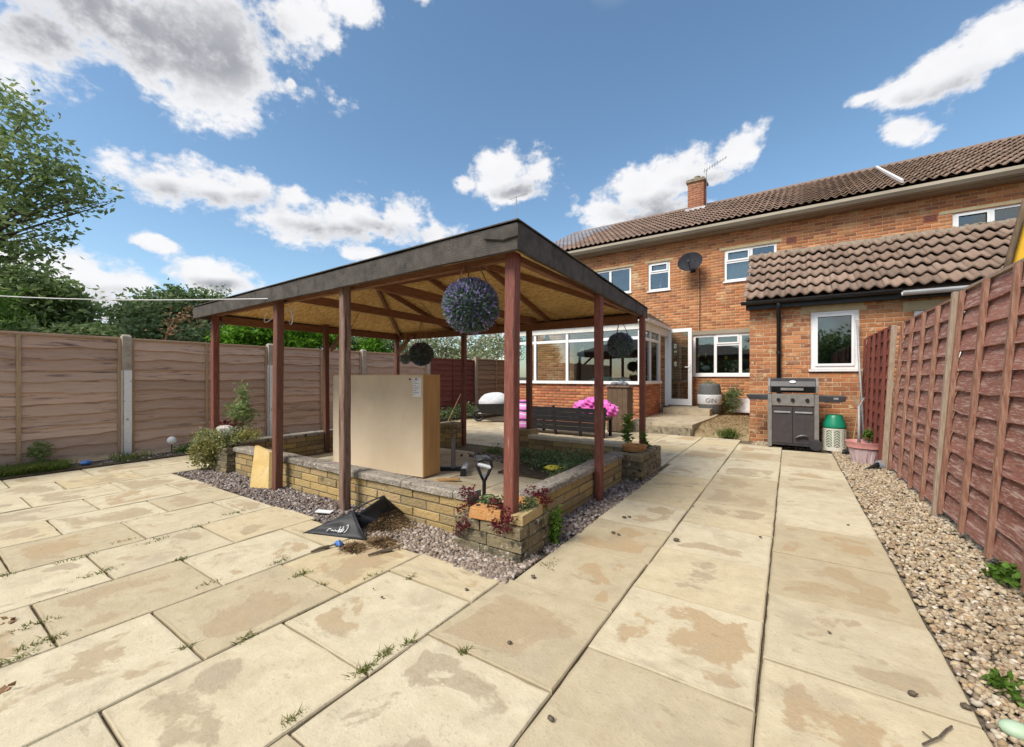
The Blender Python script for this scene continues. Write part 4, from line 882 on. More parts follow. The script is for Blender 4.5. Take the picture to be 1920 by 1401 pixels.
# ---------------------------------------------------------------- brick outbuilding
EX = thing("brick_extension", "single-storey brick extension with pantile roof behind the barbecue", "extension", (-.62, 9.0, 0))
XE0, XE1, EY = -.62, 3.6, 9.0
EZ = 2.52
ew = (ony(1520, 640, EY)[0], ony(1520, 693, EY)[2], ony(1611, 640, EY)[0], ony(1520, 586, EY)[2])
ew2x = ony(1714, 590, EY)[0]; ew2 = (ew2x, ew[1] + .2, ew2x + .8, ony(1714, 583, EY)[2])
hol = [(w[0] - XE0, w[1], w[2] - XE0, w[3]) for w in (ew, ew2)]
lz = ew[3] + .003
lint = [(ew[0] - .13 - XE0, lz, ew[2] + .06 - XE0, lz + .15), (ew2[0] - .13 - XE0, ew2[3] + .003, ew2[2] + .2 - XE0, ew2[3] + .153)]
EXr = D.objects.new("front_wall", None); link(EXr, EX)
brickwall(EXr, (XE0, EY), 0, XE1 - XE0, -.03, EZ, m_brick, m_mortar, T=.11, holes=hol + lint, limit=300, seed=17, m_stuff=m_brick_i,
          order=lambda c: (c[0] > 1.75, c[2] if c[0] > 1.3 else 0, c[2]))
for (a, b, c, d) in lint: MB().box(XE0 + a, EY - .008, b, XE0 + c, EY + .1, d).build("lintel", m_lintel, EX)
brickwall(EX, (XE0, HY0 - .1), -math.pi / 2, HY0 - .1 - EY - .11, -.03, EZ, m_brick_i, m_mortar, T=.11, seed=18)
MB().prism([(XE0 + .01, EY + .05, EZ), (XE0 + .01, 12.2, EZ), (XE0 + .01, 10.6, 3.78)], (.1, 0, 0)).build("gable", m_mortar, EX)
# window frames on this front: a local frame at the front wall
EXF = D.objects.new("window_wall", None); EXF.location = (0 - EX.location.x, EY - EX.location.y, 0); link(EXF, EX)
wn = window(EXF, *ew, recess=.02, fw=.075, lights=((ew[0] + .06, ew[2] - .06, ew[1] + .06, ew[3] - .05),), depth=1.2)
wn2 = window(EXF, *ew2, recess=.02, fw=.075, depth=1.2)
x, z = ew[0] + .62, ew[1] + .38; MB().prism([(x, .12, z), (x + .2, .12, z - .16), (x + .2, .12, z + .06)], (0, .01, 0)).build("paper", m_curtain, wn, local=True)
x, z = ew[0] + .45, ew[3] - .45; MB().blob((x, .14, z), (.02, .02, .12), 6, .3, 5).blob((x + .12, .14, z + .08), (.012, .02, .03), 6, .3, 6).build("ornament", m_curtain, wn, local=True)
# roof
RYE, RZE = 10.62, 3.80; e0y, e0z = EY - .20, EZ + .02
pe_ = math.atan2(RZE - e0z, RYE - e0y); sl_ = math.hypot(RZE - e0z, RYE - e0y)
MB().add([(XE0 - .06, e0y + .04, e0z - .02), (XE1, e0y + .04, e0z - .02), (XE1, RYE, RZE - .03), (XE0 - .06, RYE, RZE - .03), (XE0 - .06, 12.35, e0z), (XE1, 12.35, e0z)],
         [(0, 1, 2, 3), (3, 2, 5, 4), (0, 3, 4), (1, 5, 2)]).build("roof_deck", m_ridge_dk, EX)
tiles(EX, XE0 - .10, XE1, e0y, e0z, pe_, sl_, .33, sl_ / 6, 300, m_tile, m_tile_i, False, key=lambda c: c[0], amp=.05, lift=.066)
V = []; n = 40; rr = random.Random(4)
for i in range(n + 1):
    x = XE0 - .12 + (XE1 - XE0 + .12) * i / n; j = rr.uniform(-.02, .02)
    V += [(x, RYE - .17, RZE - .10 + j * .4), (x, RYE - .11, RZE + .03 + j), (x, RYE + .02, RZE + .075 + j * .7), (x, RYE + .16, RZE - .08)]
MB().add(V, [(i * 4 + k, (i + 1) * 4 + k, (i + 1) * 4 + k + 1, i * 4 + k + 1) for i in range(n) for k in range(3)] + [(0, 1, 2, 3)]).build("ridge_bedding", m_ridge, EX)
MB().box(XE0 - .05, EY - .16, EZ - .1, XE1, EY - .013, EZ - .002).build("eave_board", m_black_pl, EX)
def halfpipe(x0, x1, y, z, r, m, name, seg=8):
    V = []; 
    for x in (x0, x1):
        for rad in (r, r - .008):
            for k in range(seg + 1):
                a = math.pi + math.pi * k / seg; V.append((x, y + rad * math.cos(a), z + rad * math.sin(a)))
    k1_ = seg + 1; F = []
    for b in (0, 1):
        o_ = b * k1_
        for k in range(seg): F.append((o_ + k, o_ + k + 1, 2 * k1_ + o_ + k + 1, 2 * k1_ + o_ + k))
    F += [tuple(range(k1_)) + tuple(range(2 * k1_ - 1, k1_ - 1, -1)), tuple(range(2 * k1_, 3 * k1_)) + tuple(range(4 * k1_ - 1, 3 * k1_ - 1, -1))]
    return MB().add(V, F).build(name, m, EX, smooth=False)
xg = ony(1690, 545, EY - .26)[0]
halfpipe(XE0 - .12, xg, EY - .255, EZ + .03, .06, m_black_pl, "gutter"); halfpipe(xg + .01, XE1, EY - .265, EZ - .01, .068, m_grey_pl, "gutter")
xd = ony(1460, 650, EY - .06)[0]
dp = MB().tube([(xd, EY - .25, EZ - .02), (xd, EY - .2, EZ - .1), (xd, EY - .065, EZ - .22), (xd, EY - .065, .05)], .034, 10).build("downpipe", m_black_pl, EX, smooth=True)
for z in (1.6, .7): MB().lathe([(.042, 0), (.042, .05)], (xd, EY - .065, z), 10).build("pipe_clip", m_black_pl, dp)

# ---------------------------------------------------------------- conservatory
CV = thing("conservatory", "white-framed conservatory on a red brick base against the house", "conservatory", (-2.85, 9.7, 0))
CX0, CX1, CY = -6.4, -2.85, 9.7; SZ = 1.0; GZ = 2.29
brickwall(CV, (CX0, CY), 0, CX1 - CX0, -.03, SZ, m_redbrick_i, m_mortar_d, T=.11, limit=0, seed=41)
brickwall(CV, (CX1, CY + .02), math.pi / 2, 1.65, -.03, SZ, m_redbrick_i, m_mortar_d, T=.11, limit=0, seed=42)
brickwall(CV, (CX0, HY0), -math.pi / 2, HY0 - CY - .02, -.03, SZ, m_redbrick_i, m_mortar_d, T=.11, limit=0, seed=43)
MB().box(CX0 - .04, CY - .06, SZ + .002, CX1 + .05, CY + .14, SZ + .075).box(CX1 - .12, CY + .141, SZ + .002, CX1 + .05, CY + 1.67, SZ + .075).build("sill", m_upvc, CV)
fx = [CX0 + .05] + [ony(p, 680, CY)[0] for p in (1003, 1063, 1127)] + [CX1 - .04]
tz = ony(1063, 640, CY)[2]
for i, x in enumerate(fx):
    w = .05 if 0 < i < len(fx) - 1 else .06
    MB().box(x - w * .7, CY + .0, SZ + .076, x + w * .7, CY + .08, GZ).build("mullion", m_upvc, CV)
for a, b in zip(fx, fx[1:]):
    MB().box(a + .037, CY + .012, tz - .035, b - .037, CY + .07, tz + .035).build("transom", m_upvc, CV)
    for z0_, z1_ in ((SZ + .077, tz - .036), (tz + .036, GZ - .001)): MB().box(a + .037, CY + .037, z0_, b - .037, CY + .043, z1_).build("pane", m_glass, CV)
MB().box(CX0 - .02, CY - .02, GZ, CX1 + .02, CY + .09, GZ + .26).box(CX1 - .09, CY + .091, GZ, CX1 + .02, HY0 - .1, GZ + .26).build("ring_beam", m_upvc_d, CV)
sy = [CY + .1, ony(1226, 680, 11)[1] * 0 + CY + .80, CY + 1.62]
for y_ in sy: MB().box(CX1 - .075, y_ - .035, SZ + .076, CX1 - .002, y_ + .035, GZ).build("mullion", m_upvc, CV)
for a, b in zip(sy, sy[1:]):
    MB().box(CX1 - .07, a + .036, tz - .035, CX1 - .006, b - .036, tz + .035).build("transom", m_upvc, CV)
    for z0_, z1_ in ((SZ + .077, tz - .036), (tz + .036, GZ - .001)): MB().box(CX1 - .044, a + .036, z0_, CX1 - .038, b - .036, z1_).build("pane", m_glass, CV)
# doorway in the side wall near the house, leaf folded back towards the house wall
MB().box(CX1 - .08, CY + 1.656, .36, CX1 - .001, CY + 1.72, GZ).box(CX1 - .08, HY0 - .17, .36, CX1 - .001, HY0 - .1, GZ).build("door_frame", m_upvc, CV)
hx, hy = CX1 + .02, HY0 - .22; ex_, ey_ = hx + .56, hy - .06
dl = D.objects.new("door", None); dl.location = Vector((hx, hy, 0)) - CV.location; dl.rotation_euler = (0, 0, math.atan2(ey_ - hy, ex_ - hx)); link(dl, CV)
Ld = .64; zb, zt_ = .40, 2.50; fwd_ = .095
fmb = MB().box(0, -.03, zb, Ld, .03, zb + .17).box(0, -.03, zt_ - fwd_, Ld, .03, zt_).box(0, -.03, zb + .17, fwd_, .03, zt_ - fwd_).box(Ld - fwd_, -.03, zb + .17, Ld, .03, zt_ - fwd_)
fmb.build("door_leaf", m_upvc, dl, local=True); MB().box(fwd_, -.004, zb + .17, Ld - fwd_, .004, zt_ - fwd_).build("pane", m_glass, dl, local=True)
MB().box(Ld - .07, -.055, 1.32, Ld - .03, -.031, 1.52).tube([(Ld - .05, -.06, 1.44), (Ld - .17, -.065, 1.44)], .012, 6).build("handle", m_upvc, dl, local=True)
# roof sheets and bars
rz0, rz1 = GZ + .26, 3.0
nb = 6
for i in range(nb):
    a = CX0 + (CX1 - CX0) * i / nb; b = CX0 + (CX1 - CX0) * (i + 1) / nb; s0, s1 = a, b
    if i == nb - 1:
        MB().prism([(a + .02, CY - .05, rz0 + .03), (b + .03, CY - .05, rz0 + .03), (b - .55, HY0 - .13, rz1), (a + .02, HY0 - .13, rz1)], (0, 0, .016)).build("roof_sheet", m_poly, CV)
        MB().prism([(b + .06, CY - .02, rz0 + .03), (b + .06, HY0 - .13, rz0 + .03), (b - .54, HY0 - .13, rz1)], (0, 0, .016)).build("roof_sheet", m_poly, CV)
    else: MB().prism([(a + .02, CY - .05, rz0 + .03), (b - .02, CY - .05, rz0 + .03), (b - .02, HY0 - .13, rz1), (a + .02, HY0 - .13, rz1)], (0, 0, .016)).build("roof_sheet", m_poly, CV)
    MB().beam((a, CY - .05, rz0 + .045), (a, HY0 - .13, rz1 + .02), .05, .04).build("glazing_bar", m_upvc, CV)
MB().beam((CX1 + .04, CY - .03, rz0 + .05), (CX1 - .55, HY0 - .13, rz1 + .03), .06, .045).build("glazing_bar", m_upvc, CV)
MB().box(CX0 - .03, CY - .11, GZ + .18, CX1 + .06, CY - .022, GZ + .26).box(CX1 + .022, CY - .02, GZ + .18, CX1 + .11, HY0 - .12, GZ + .26).build("gutter", m_upvc_d, CV)
MB().box(CX0 + .12, CY + .12, -.02, CX1 - .12, HY0 - .12, .38).build("floor", m_concrete, CV)
# things hung and stood in the glazing
def bell(label, px, py):
    p = ony(px, py, CY + .15); t = thing("hanging_bells", label, "wind chime", (p[0], p[1], p[2]))
    for i in range(2): MB().lathe([(.10, -.02), (.085, .05), (.05, .13), (.015, .20), (.01, .22)], (0, 0, -.26 * i), 12).build("bell", m_redwood_d, t, local=True, smooth=True)
    MB().tube([(0, 0, -.3), (0, 0, 2.44 - p[2])], .006, 5).build("cord", m_ink, t, local=True)
bell("two dark cone-shaped bells hung one below the other in the conservatory window", 1026, 622)
p = ony(1091, 668, CY + .2); t = thing("hanging_ornament", "white bird-like ornament hung behind the conservatory glass", "ornament", tuple(p))
MB().blob((0, 0, 0), (.09, .05, .17), 10, .15, 2).blob((.02, 0, .17), (.045, .04, .06), 8, .1, 3).build("body", m_curtain, t, local=True, smooth=True)
MB().prism([(-.06, 0, .05), (-.26, 0, -.02), (-.20, 0, -.05), (-.05, 0, -.03)], (0, .012, 0)).prism([(.05, 0, -.12), (.2, 0, -.24), (.16, 0, -.26), (.02, 0, -.16)], (0, .012, 0)).build("wing", m_terra, t, local=True)
MB().tube([(0, 0, .2), (0, 0, 2.44 - p[2])], .004, 5).build("cord", m_ink, t, local=True)
p = ony(1128, 716, CY + .35); t = thing("play_tent", "teal dome standing just inside the conservatory window sill", "toy", (p[0], p[1], 0.38))
MB().lathe([(.36, 0), (.36, .58), (.30, .70), (.16, .79), (.0, .82)], (0, 0, 0), 20).build("dome", m_teal, t, local=True, smooth=True)
MB().tube([(.36 * math.cos(a), .36 * math.sin(a), .585) for a in np.linspace(0, 2 * math.pi, 21)], .012, 5).build("rim", m_upvc, t, local=True)
t = thing("sofa", "pale sofa with cushions inside the conservatory behind the right panes", "sofa", (-3.5, 11.2, .38))
MB().box(-.45, -1.0, 0, .35, .7, .38).build("seat", m_rock, t, local=True, bevel=.05); MB().box(-.75, -1.0, 0, -.46, .7, .8).build("backrest", m_rock, t, local=True, bevel=.06)
for y_ in (-.7, 0, .45): MB().blob((-.3, y_, .55), (.12, .22, .2), 10, .05, 3).build("cushion", m_curtain, t, local=True, smooth=True)

# platform, door step, parched bank
tag(MB().prism([(-3.4, 8.96, -.03), (-1.62, 8.96, -.03), (-1.50, 10.9, -.03), (-1.5, 12.3, -.03), (-2.85, 12.3, -.03), (-2.85, 9.68, -.03), (-3.4, 9.68, -.03)], (0, 0, .25)).build("concrete_platform", m_concrete), None, None, kind="structure")
tag(MB().box(-3.42, 8.90, -.04, -1.64, 8.957, .15).build("platform_edge", m_rough_conc), None, None, kind="structure")
tag(MB().box(-2.72, 11.15, .222, -1.62, 12.25, .375).build("door_step", m_concrete), None, None, kind="structure")
V = []; F = []; nx, ny = 14, 22; rr = random.Random(8)
for j in range(ny + 1):
    for i in range(nx + 1):
        x = -1.60 + i * .97 / nx; y = 8.98 + j * 3.3 / ny; z = .06 + .12 * min(1, j / 5) + rr.uniform(-.015, .015); V.append((x, y, z if j else -.04))
F = [(j * (nx + 1) + i, j * (nx + 1) + i + 1, (j + 1) * (nx + 1) + i + 1, (j + 1) * (nx + 1) + i) for j in range(ny) for i in range(nx)]
tag(MB().add(V, F).build("bank", m_drylawn, smooth=True), None, None, kind="structure")
pos = np.stack([-1.58 + rng.random(2600) * .92, 9.02 + 3.1 * rng.random(2600), .10 + 0 * rng.random(2600)], 1); pos[:, 2] = .05 + .12 * np.clip((pos[:, 1] - 8.98) / .75, 0, 1)
o = blades(pos, .05, .004, m_straw, "dry_grass", seed=4, lean=.9); tag(o, "dry straw-coloured grass on the bank below the kitchen window", "grass", kind="stuff")
pos = np.stack([rng.normal(-.98, .075, 260), rng.normal(9.0, .05, 260), .03 + 0 * rng.random(260)], 1)
o = blades(pos, .17, .006, m_grass, "grass_tuft", seed=5, lean=.6, origin=(-.98, 9.0, .03)); tag(o, "bright green grass tuft at the path end below the kitchen window", "grass")

# ---------------------------------------------------------------- fences
def lapboard(name, L, Hb, m, seed, waney=.018, segs=16):
    r = random.Random(seed); V = []; ph = [r.uniform(0, 6) for _ in range(3)]
    for i in range(segs + 1):
        y = L * i / segs; wv = waney * (math.sin(y * 4.1 + ph[0]) + .6 * math.sin(y * 9.3 + ph[1]) + .4 * math.sin(y * 17 + ph[2])) * .6
        V += [(.036, y, wv), (.006, y, Hb), (-.006, y, Hb), (0.012, y, wv)]
    F = [(i * 4 + k, i * 4 + (k + 1) % 4, (i + 1) * 4 + (k + 1) % 4, (i + 1) * 4 + k) for i in range(segs) for k in range(4)] + [(3, 2, 1, 0), tuple(segs * 4 + k for k in range(4))]
    F = [f[::-1] for f in F]
    me = D.meshes.new(name); me.from_pydata(V, [], F); me.materials.append(m); me.update(); return me
def panel(label, x, y0, y1, z0, z1, m, mb_, side=1, waney=.022, lean=0.0, nb=11, battens=(0, .5, 1), seed=1, bw=.04, bd=.018, cap=True, capm=None, skew=0.0, group=None):
    """side=1: boards face +x (seen from the garden on the +x side); side=-1 faces -x. lean: top shifts by lean metres in x"""
    t = thing("lap_fence", label, "fence panel", (x, y0, 0), group=group); r = random.Random(seed); L = y1 - y0; Hh = (z1 - z0); st = Hh / nb
    vs = [lapboard("board", L, st + .035, m, seed * 10 + i, waney if side == 1 else .009) for i in range(4)]
    la = math.atan2(lean, z1)
    for k in range(nb):
        z = z0 + k * st; xx = x + lean * z / z1 * 1.0
        o = obj("board", r.choice(vs), None, t, (xx, y0 if side == 1 else y1, z + r.uniform(-.004, .004)), (0, 0, 0 if side == 1 else math.pi), (1, 1, 1))
        o.rotation_euler = (r.uniform(-.004, .004), la if side == 1 else -la, 0 if side == 1 else math.pi)
    for f in battens:
        y = y0 + bw / 2 + (L - bw) * f; w = bw * r.uniform(.85, 1.15)
        if side == 1: a, b = .032, .032 + bd
        else: a, b = -.033 - bd, -.033
        dy = skew * (1 if 0 < f < 1 else .2)
        V = [(x + a + lean * z0 / z1, y - w / 2 - dy, z0 - .03), (x + b + lean * z0 / z1, y - w / 2 - dy, z0 - .03), (x + b + lean * z0 / z1, y + w / 2 - dy, z0 - .03), (x + a + lean * z0 / z1, y + w / 2 - dy, z0 - .03),
             (x + a + lean, y - w / 2, z1), (x + b + lean, y - w / 2, z1), (x + b + lean, y + w / 2, z1), (x + a + lean, y + w / 2, z1)]
        MB().add(V, [(0, 3, 2, 1), (4, 5, 6, 7), (0, 1, 5, 4), (1, 2, 6, 5), (2, 3, 7, 6), (3, 0, 4, 7)]).build("batten", mb_, t)
    if cap: MB().box(x + lean - .035, y0 + .004, z1 + .001, x + lean + .04, y1 - .004, z1 + .022).build("capping", capm or mb_, t)
    return t
FX = -8.06
lp = [-2.1, -.08, 1.95, 3.97, 6.0, 8.02]
names = ["grey-brown lap fence panel nearest the left edge of the picture", "grey-brown lap fence panel left of the white-painted concrete post, above the grass",
         "grey-brown lap fence panel just right of the white-painted concrete post", "grey-brown lap fence panel behind the pergola's middle left posts", "grey-brown lap fence panel behind the large beige cabinet"]
for i in range(5):
    panel(names[i], FX, lp[i] + .055, lp[i + 1] - .055, .10, 1.72, m_fence_l, m_batten_l, 1, seed=50 + i, nb=11, bw=.035)
panel("dark red-brown lap fence panel behind the wheelbarrow, right of the grey panels", FX, 8.07, 10.0, .05, 1.66, m_fence_rd, m_fence_rd, 1, seed=57)
panel("tan lap fence panel between the red-brown panel and the conservatory", FX, 10.1, 12.2, .05, 1.70, m_fence_t, m_batten_l, 1, seed=58)
def cpost(label, y, white=False, z1=1.80):
    t = thing("fence_post", label, "fence post", (FX + .03, y, 0)); w = .05
    MB().box(-.05, -w, -.05, .06, w, z1 - .03).add([(-.05, -w, z1 - .03), (.06, -w, z1 - .03), (.06, w, z1 - .03), (-.05, w, z1 - .03), (-.02, -w + .02, z1), (.03, -w + .02, z1), (.03, w - .02, z1), (-.02, w - .02, z1)],
        [(0, 1, 5, 4), (1, 2, 6, 5), (2, 3, 7, 6), (3, 0, 4, 7), (4, 5, 6, 7)]).build("shaft", m_post_conc, t, local=True)
    if white: MB().box(.0605, -.034, .02, .0635, w + .002, white).box(-.02, -w - .003, .02, .06, -w - .0005, white).build("paint", m_white_flake, t, local=True)
cpost("concrete fence post painted flaking white below, nearest the left lawn edge", 1.95, 1.28)
cpost("concrete fence post with a white-painted strip, seen beside the pergola's second post", 3.97, 1.4)
cpost("plain concrete fence post rising behind the beige cabinet", 6.0)
cpost("concrete fence post out at the far left behind the grass edge", -.08); cpost("concrete fence post where grey panels meet the red-brown panel", 8.02)
t = thing("fence_post", "slim tan timber fence post between red-brown and tan fence panels", "fence post", (FX + .05, 10.05, 0)); MB().box(-.05, -.045, 0, .05, .045, 1.78).build("shaft", m_post_r, t, local=True)

RX = 1.09
rp = [(.65, 2.78), (2.86, 4.92), (5.0, 7.02), (7.12, 8.9)]
panel("red-brown lap fence panel nearest the camera on the right", RX + .01, *rp[0], .08, 1.92, m_fence_r, m_batten_r, -1, lean=.14, seed=60, nb=11, battens=(0, .25, .5, .75, 1), bd=.03, capm=m_post_r, skew=.0)
panel("red-brown lap fence panel second from the right edge, with pale capping", RX, *rp[1], .08, 1.90, m_fence_r, m_batten_r, -1, lean=.14, seed=61, nb=11, battens=(0, .25, .5, .75, 1), bd=.03, capm=m_post_r, skew=.02)
panel("weathered red fence panel with peeling pale streaks beside the gravel", RX, *rp[2], .06, 1.86, m_fence_r, m_batten_r, -1, lean=.13, seed=62, nb=11, battens=(0, .25, .5, .75, 1), bd=.03, skew=.06)
panel("dark red trellis-like fence panel in the corner behind the pink pot", RX - .07, *rp[3], .05, 1.80, m_fence_rd, m_fence_rd, -1, lean=.06, seed=63, nb=11, battens=(0, .25, .5, .75, 1), bd=.03)
def wpost(label, y, x=RX, lean=.13, z1=1.90, s=.055):
    t = thing("fence_post", label, "fence post", (x, y, 0)); MB().beam((-.055, 0, -.05), (-.055 + lean, 0, z1), s, s, up=(0, 1, 0)).build("shaft", m_post_r, t, local=True, bevel=.004)
wpost("grey timber fence post between the peeling panel and the nearer red panel", 4.96)
wpost("grey timber fence post between the dark corner panel and the peeling panel", 7.07, RX - .03, .10, 1.84)
wpost("grey timber fence post nearest the camera at the right edge", 2.82, RX + .01, .14, 1.93)
# ---------------------------------------------------------------- trees and hedges
def branchy(t, base, tips, r0, m=m_bark, seed=1):
    rr = random.Random(seed); mb = MB(); base = Vector(base)
    for i, tp in enumerate(tips):
        tp = Vector(tp); mid = base.lerp(tp, .5) + Vector((rr.uniform(-.2, .2), rr.uniform(-.2, .2), rr.uniform(.1, .35)))
        mb.tube([base, base.lerp(mid, .5) + Vector((0, 0, .1)), mid, mid.lerp(tp, .6), tp], [r0, r0 * .75, r0 * .5, r0 * .28, r0 * .08], 6)
    return mb.build("limbs", m, t, smooth=True)
def tree(name, label, loc, trunk_h, ells, ntw, per, spread, size, m, seed, r0=.14, up=.3, aspect=.5, group=None, droop=0, shell=.45, cat="tree"):
    t = thing(name, label, cat, loc, group=group); l = Vector(loc)
    MB().tube([l, l + Vector((.05, .03, trunk_h * .5)), l + Vector((0, 0, trunk_h))], [r0 * 1.25, r0, r0 * .8], 9).build("trunk", m_bark, t, smooth=True)
    e2 = [(loc[0] + e[0], loc[1] + e[1], loc[2] + e[2], *e[3:]) for e in ells]
    branchy(t, l + Vector((0, 0, trunk_h)), [(e[0], e[1], e[2] + e[5] * .3) for e in e2] + [(e[0] + e[3] * .6, e[1] + e[4] * .3, e[2]) for e in e2], r0 * .6, seed=seed)
    leafobj("crown", clumps(e2, ntw, per, spread, seed, shell), size, m, t, seed, up, aspect, droop); return t
def at(px, py, x): p = onx(px, py, x); return p
# big tree overhanging from the left
tb = (-12.4, .2, 0)
p1, p2, p3, p4, p5 = [onx(a, b, -11.2) for a, b in ((-40, 380), (60, 330), (120, 360), (10, 250), (170, 370))]
EL = []
for (px, py, rp, X) in ((-60, 330, 110, -11.6), (30, 300, 70, -11.2), (20, 430, 75, -11.3), (85, 350, 58, -11.0), (130, 370, 36, -10.8), (175, 365, 26, -10.6), (100, 430, 30, -10.9), (55, 215, 30, -11.0), (-20, 200, 60, -11.4), (110, 300, 34, -11.0), (60, 480, 34, -11.2), (205, 380, 10, -10.6), (-90, 470, 80, -11.6)):
    p = onx(px, py, X); t_ = -X / 1.6; r_ = rp / FPX * np.linalg.norm((p - CAM) @ FWD); EL.append((p[0] - tb[0], p[1] - tb[1], p[2], r_ * 1.1, r_ * .95, r_ * .95))
tree("broadleaf_tree", "tall broadleaf tree reaching into the picture from the left edge, against the sky", tb, 2.6, EL, 560, 11, .11, .11, m_leaf, 3, .07, shell=.6, aspect=.5)
tree("willow_tree", "bright green drooping foliage low at the far left edge behind the fence", (-11.0, -.2, 0), 1.6, [(.2, .5, 2.3, .9, .6, .75), (.6, .9, 2.0, .55, .5, .7), (-.2, -.2, 2.3, .8, .8, .9)], 520, 14, .12, .13, m_leaf_w, 4, .1, aspect=.25, droop=1.1, shell=.6)
def pxtree(label, specs, X, ntw, per, spread, size, m, seed, name="garden_tree", trunk=1.2, **kw):
    ps = []; 
    for (px, py, rx, rz) in specs:
        p = onx(px, py, X); dd = float((p - CAM) @ FWD) / FPX; ps.append((p, rx * dd, rz * dd))
    b = np.mean([p[0] for p in ps], axis=0); loc = (float(b[0]), float(b[1]), 0)
    return tree(name, label, loc, trunk, [(p[0] - b[0], p[1] - b[1], p[2], rx, rx * .9, rz) for p, rx, rz in ps], ntw, per, spread, size, m, seed, **kw)
pxtree("rounded mid-green tree behind the fence right of the drooping willow foliage", [(90, 575, 55, 50), (40, 545, 40, 45), (130, 590, 34, 32), (75, 630, 80, 30)], -13.0, 620, 12, .16, .14, m_leaf, 6, shell=.72)
pxtree("dark green spreading tree behind the fence left of the pergola", [(300, 590, 55, 40), (345, 575, 40, 32), (255, 600, 36, 30), (390, 590, 40, 40), (320, 630, 100, 26), (325, 560, 20, 22)], -12.0, 800, 12, .14, .12, m_leaf_d, 7, shell=.72)
t = thing("dead_branch", "bare orange-brown branch with dry leaves in front of the dark green tree", "branch", tuple(onx(310, 640, -9.4)))
pts = [onx(a, b, -9.4 + .1 * math.sin(a)) for a, b in ((308, 650), (315, 620), (326, 600), (345, 590), (366, 596))]
MB().tube([Vector(p) for p in pts], [.018, .014, .01, .007, .003], 5).build("stem", m_twig, t)
c_ = np.concatenate([np.array(p)[None] + rng.normal(0, .09, (45, 3)) for p in pts]); leafobj("dry_leaves", c_, .07, m_twig, t, 9)
pxtree("slender bare-topped conifer rising left of the pergola roof corner", [(421, 570, 5, 45), (423, 600, 14, 22), (425, 625, 26, 20)], -13.5, 130, 10, .10, .09, m_leaf_d, 8, name="conifer_tree", shell=.1, r0=.05, trunk=2.0)
pxtree("bright yellow-green hedge billowing over the fence under the pergola's left side", [(440, 632, 34, 20), (480, 622, 40, 24), (530, 622, 45, 24), (580, 630, 42, 20), (620, 640, 30, 14), (455, 650, 40, 18), (540, 648, 60, 18)], -8.9, 900, 12, .075, .085, m_leaf_b, 10, name="hedge", trunk=1.0, shell=.35, r0=.05, cat="hedge")
pxtree("dark leafy tree beyond the bright hedge, behind the middle left posts", [(560, 600, 45, 26), (650, 625, 45, 34), (700, 640, 36, 28), (620, 600, 40, 24)], -12.0, 520, 12, .13, .11, m_leaf_d, 11, shell=.72)
pxtree("pointed bright green conifer behind the fence left of the back corner post", [(702, 655, 16, 26), (712, 665, 20, 22), (690, 660, 20, 26), (706, 635, 8, 14)], -9.6, 380, 12, .06, .07, m_leaf_b, 12, name="conifer_tree", shell=.3, r0=.04)
pxtree("dark shrub between the pointed conifer and the corner post", [(668, 660, 22, 30), (735, 640, 20, 30), (650, 640, 20, 24)], -10.2, 260, 12, .10, .10, m_leaf_d, 13, name="shrub", cat="shrub", shell=.3, r0=.05)
tw = pxtree("light green shrub with white blossom behind the dark red fence", [(790, 650, 26, 26), (830, 645, 34, 28), (880, 650, 34, 26), (925, 648, 34, 30), (960, 650, 24, 30), (850, 672, 90, 16)], -11.2, 620, 12, .13, .13, m_leaf_p, 14, name="shrub", cat="shrub", shell=.3, r0=.06)
e2 = [(*onx(a, b, -11.1), .9, .5, .25) for a, b in ((830, 628), (880, 632), (930, 628))]; leafobj("blossom", clumps(e2, 90, 6, .12, 15, .2), .10, m_flw, tw, 16)
# more greenery behind, filling the skyline beyond the fence
k = 0
for (px, py, rx, rz, lab) in ((170, 628, 40, 14, "low dark shrub showing over the fence top left of the white concrete post"), (770, 668, 40, 26, "low green shrub over the fence behind the hanging flower ball"), (20, 640, 60, 26, "shrub under the drooping willow foliage at the far left")):
    k += 1; pxtree(lab, [(px, py, rx, rz)], -10.5, 150, 12, .10, .10, m_leaf if k != 2 else m_leaf_p, 20 + k, name="shrub", cat="shrub", shell=.3, r0=.04, trunk=.8)
# overhead wires
for z0, lab in ((0, "upper pale overhead cable crossing the sky left of the pergola"),):
    a, b = onx(-120, 548, -9.0), onx(560, 561, -5.2); a2 = Vector(a); b2 = Vector(ony(518, 560, 2.24))
    pts = [a2.lerp(b2, i / 10) - Vector((0, 0, .05 * math.sin(math.pi * i / 10))) for i in range(11)]
    o = MB().tube(pts, .006, 5).build("overhead_cable", m_cable, origin=tuple(b2)); tag(o, lab, "cable")

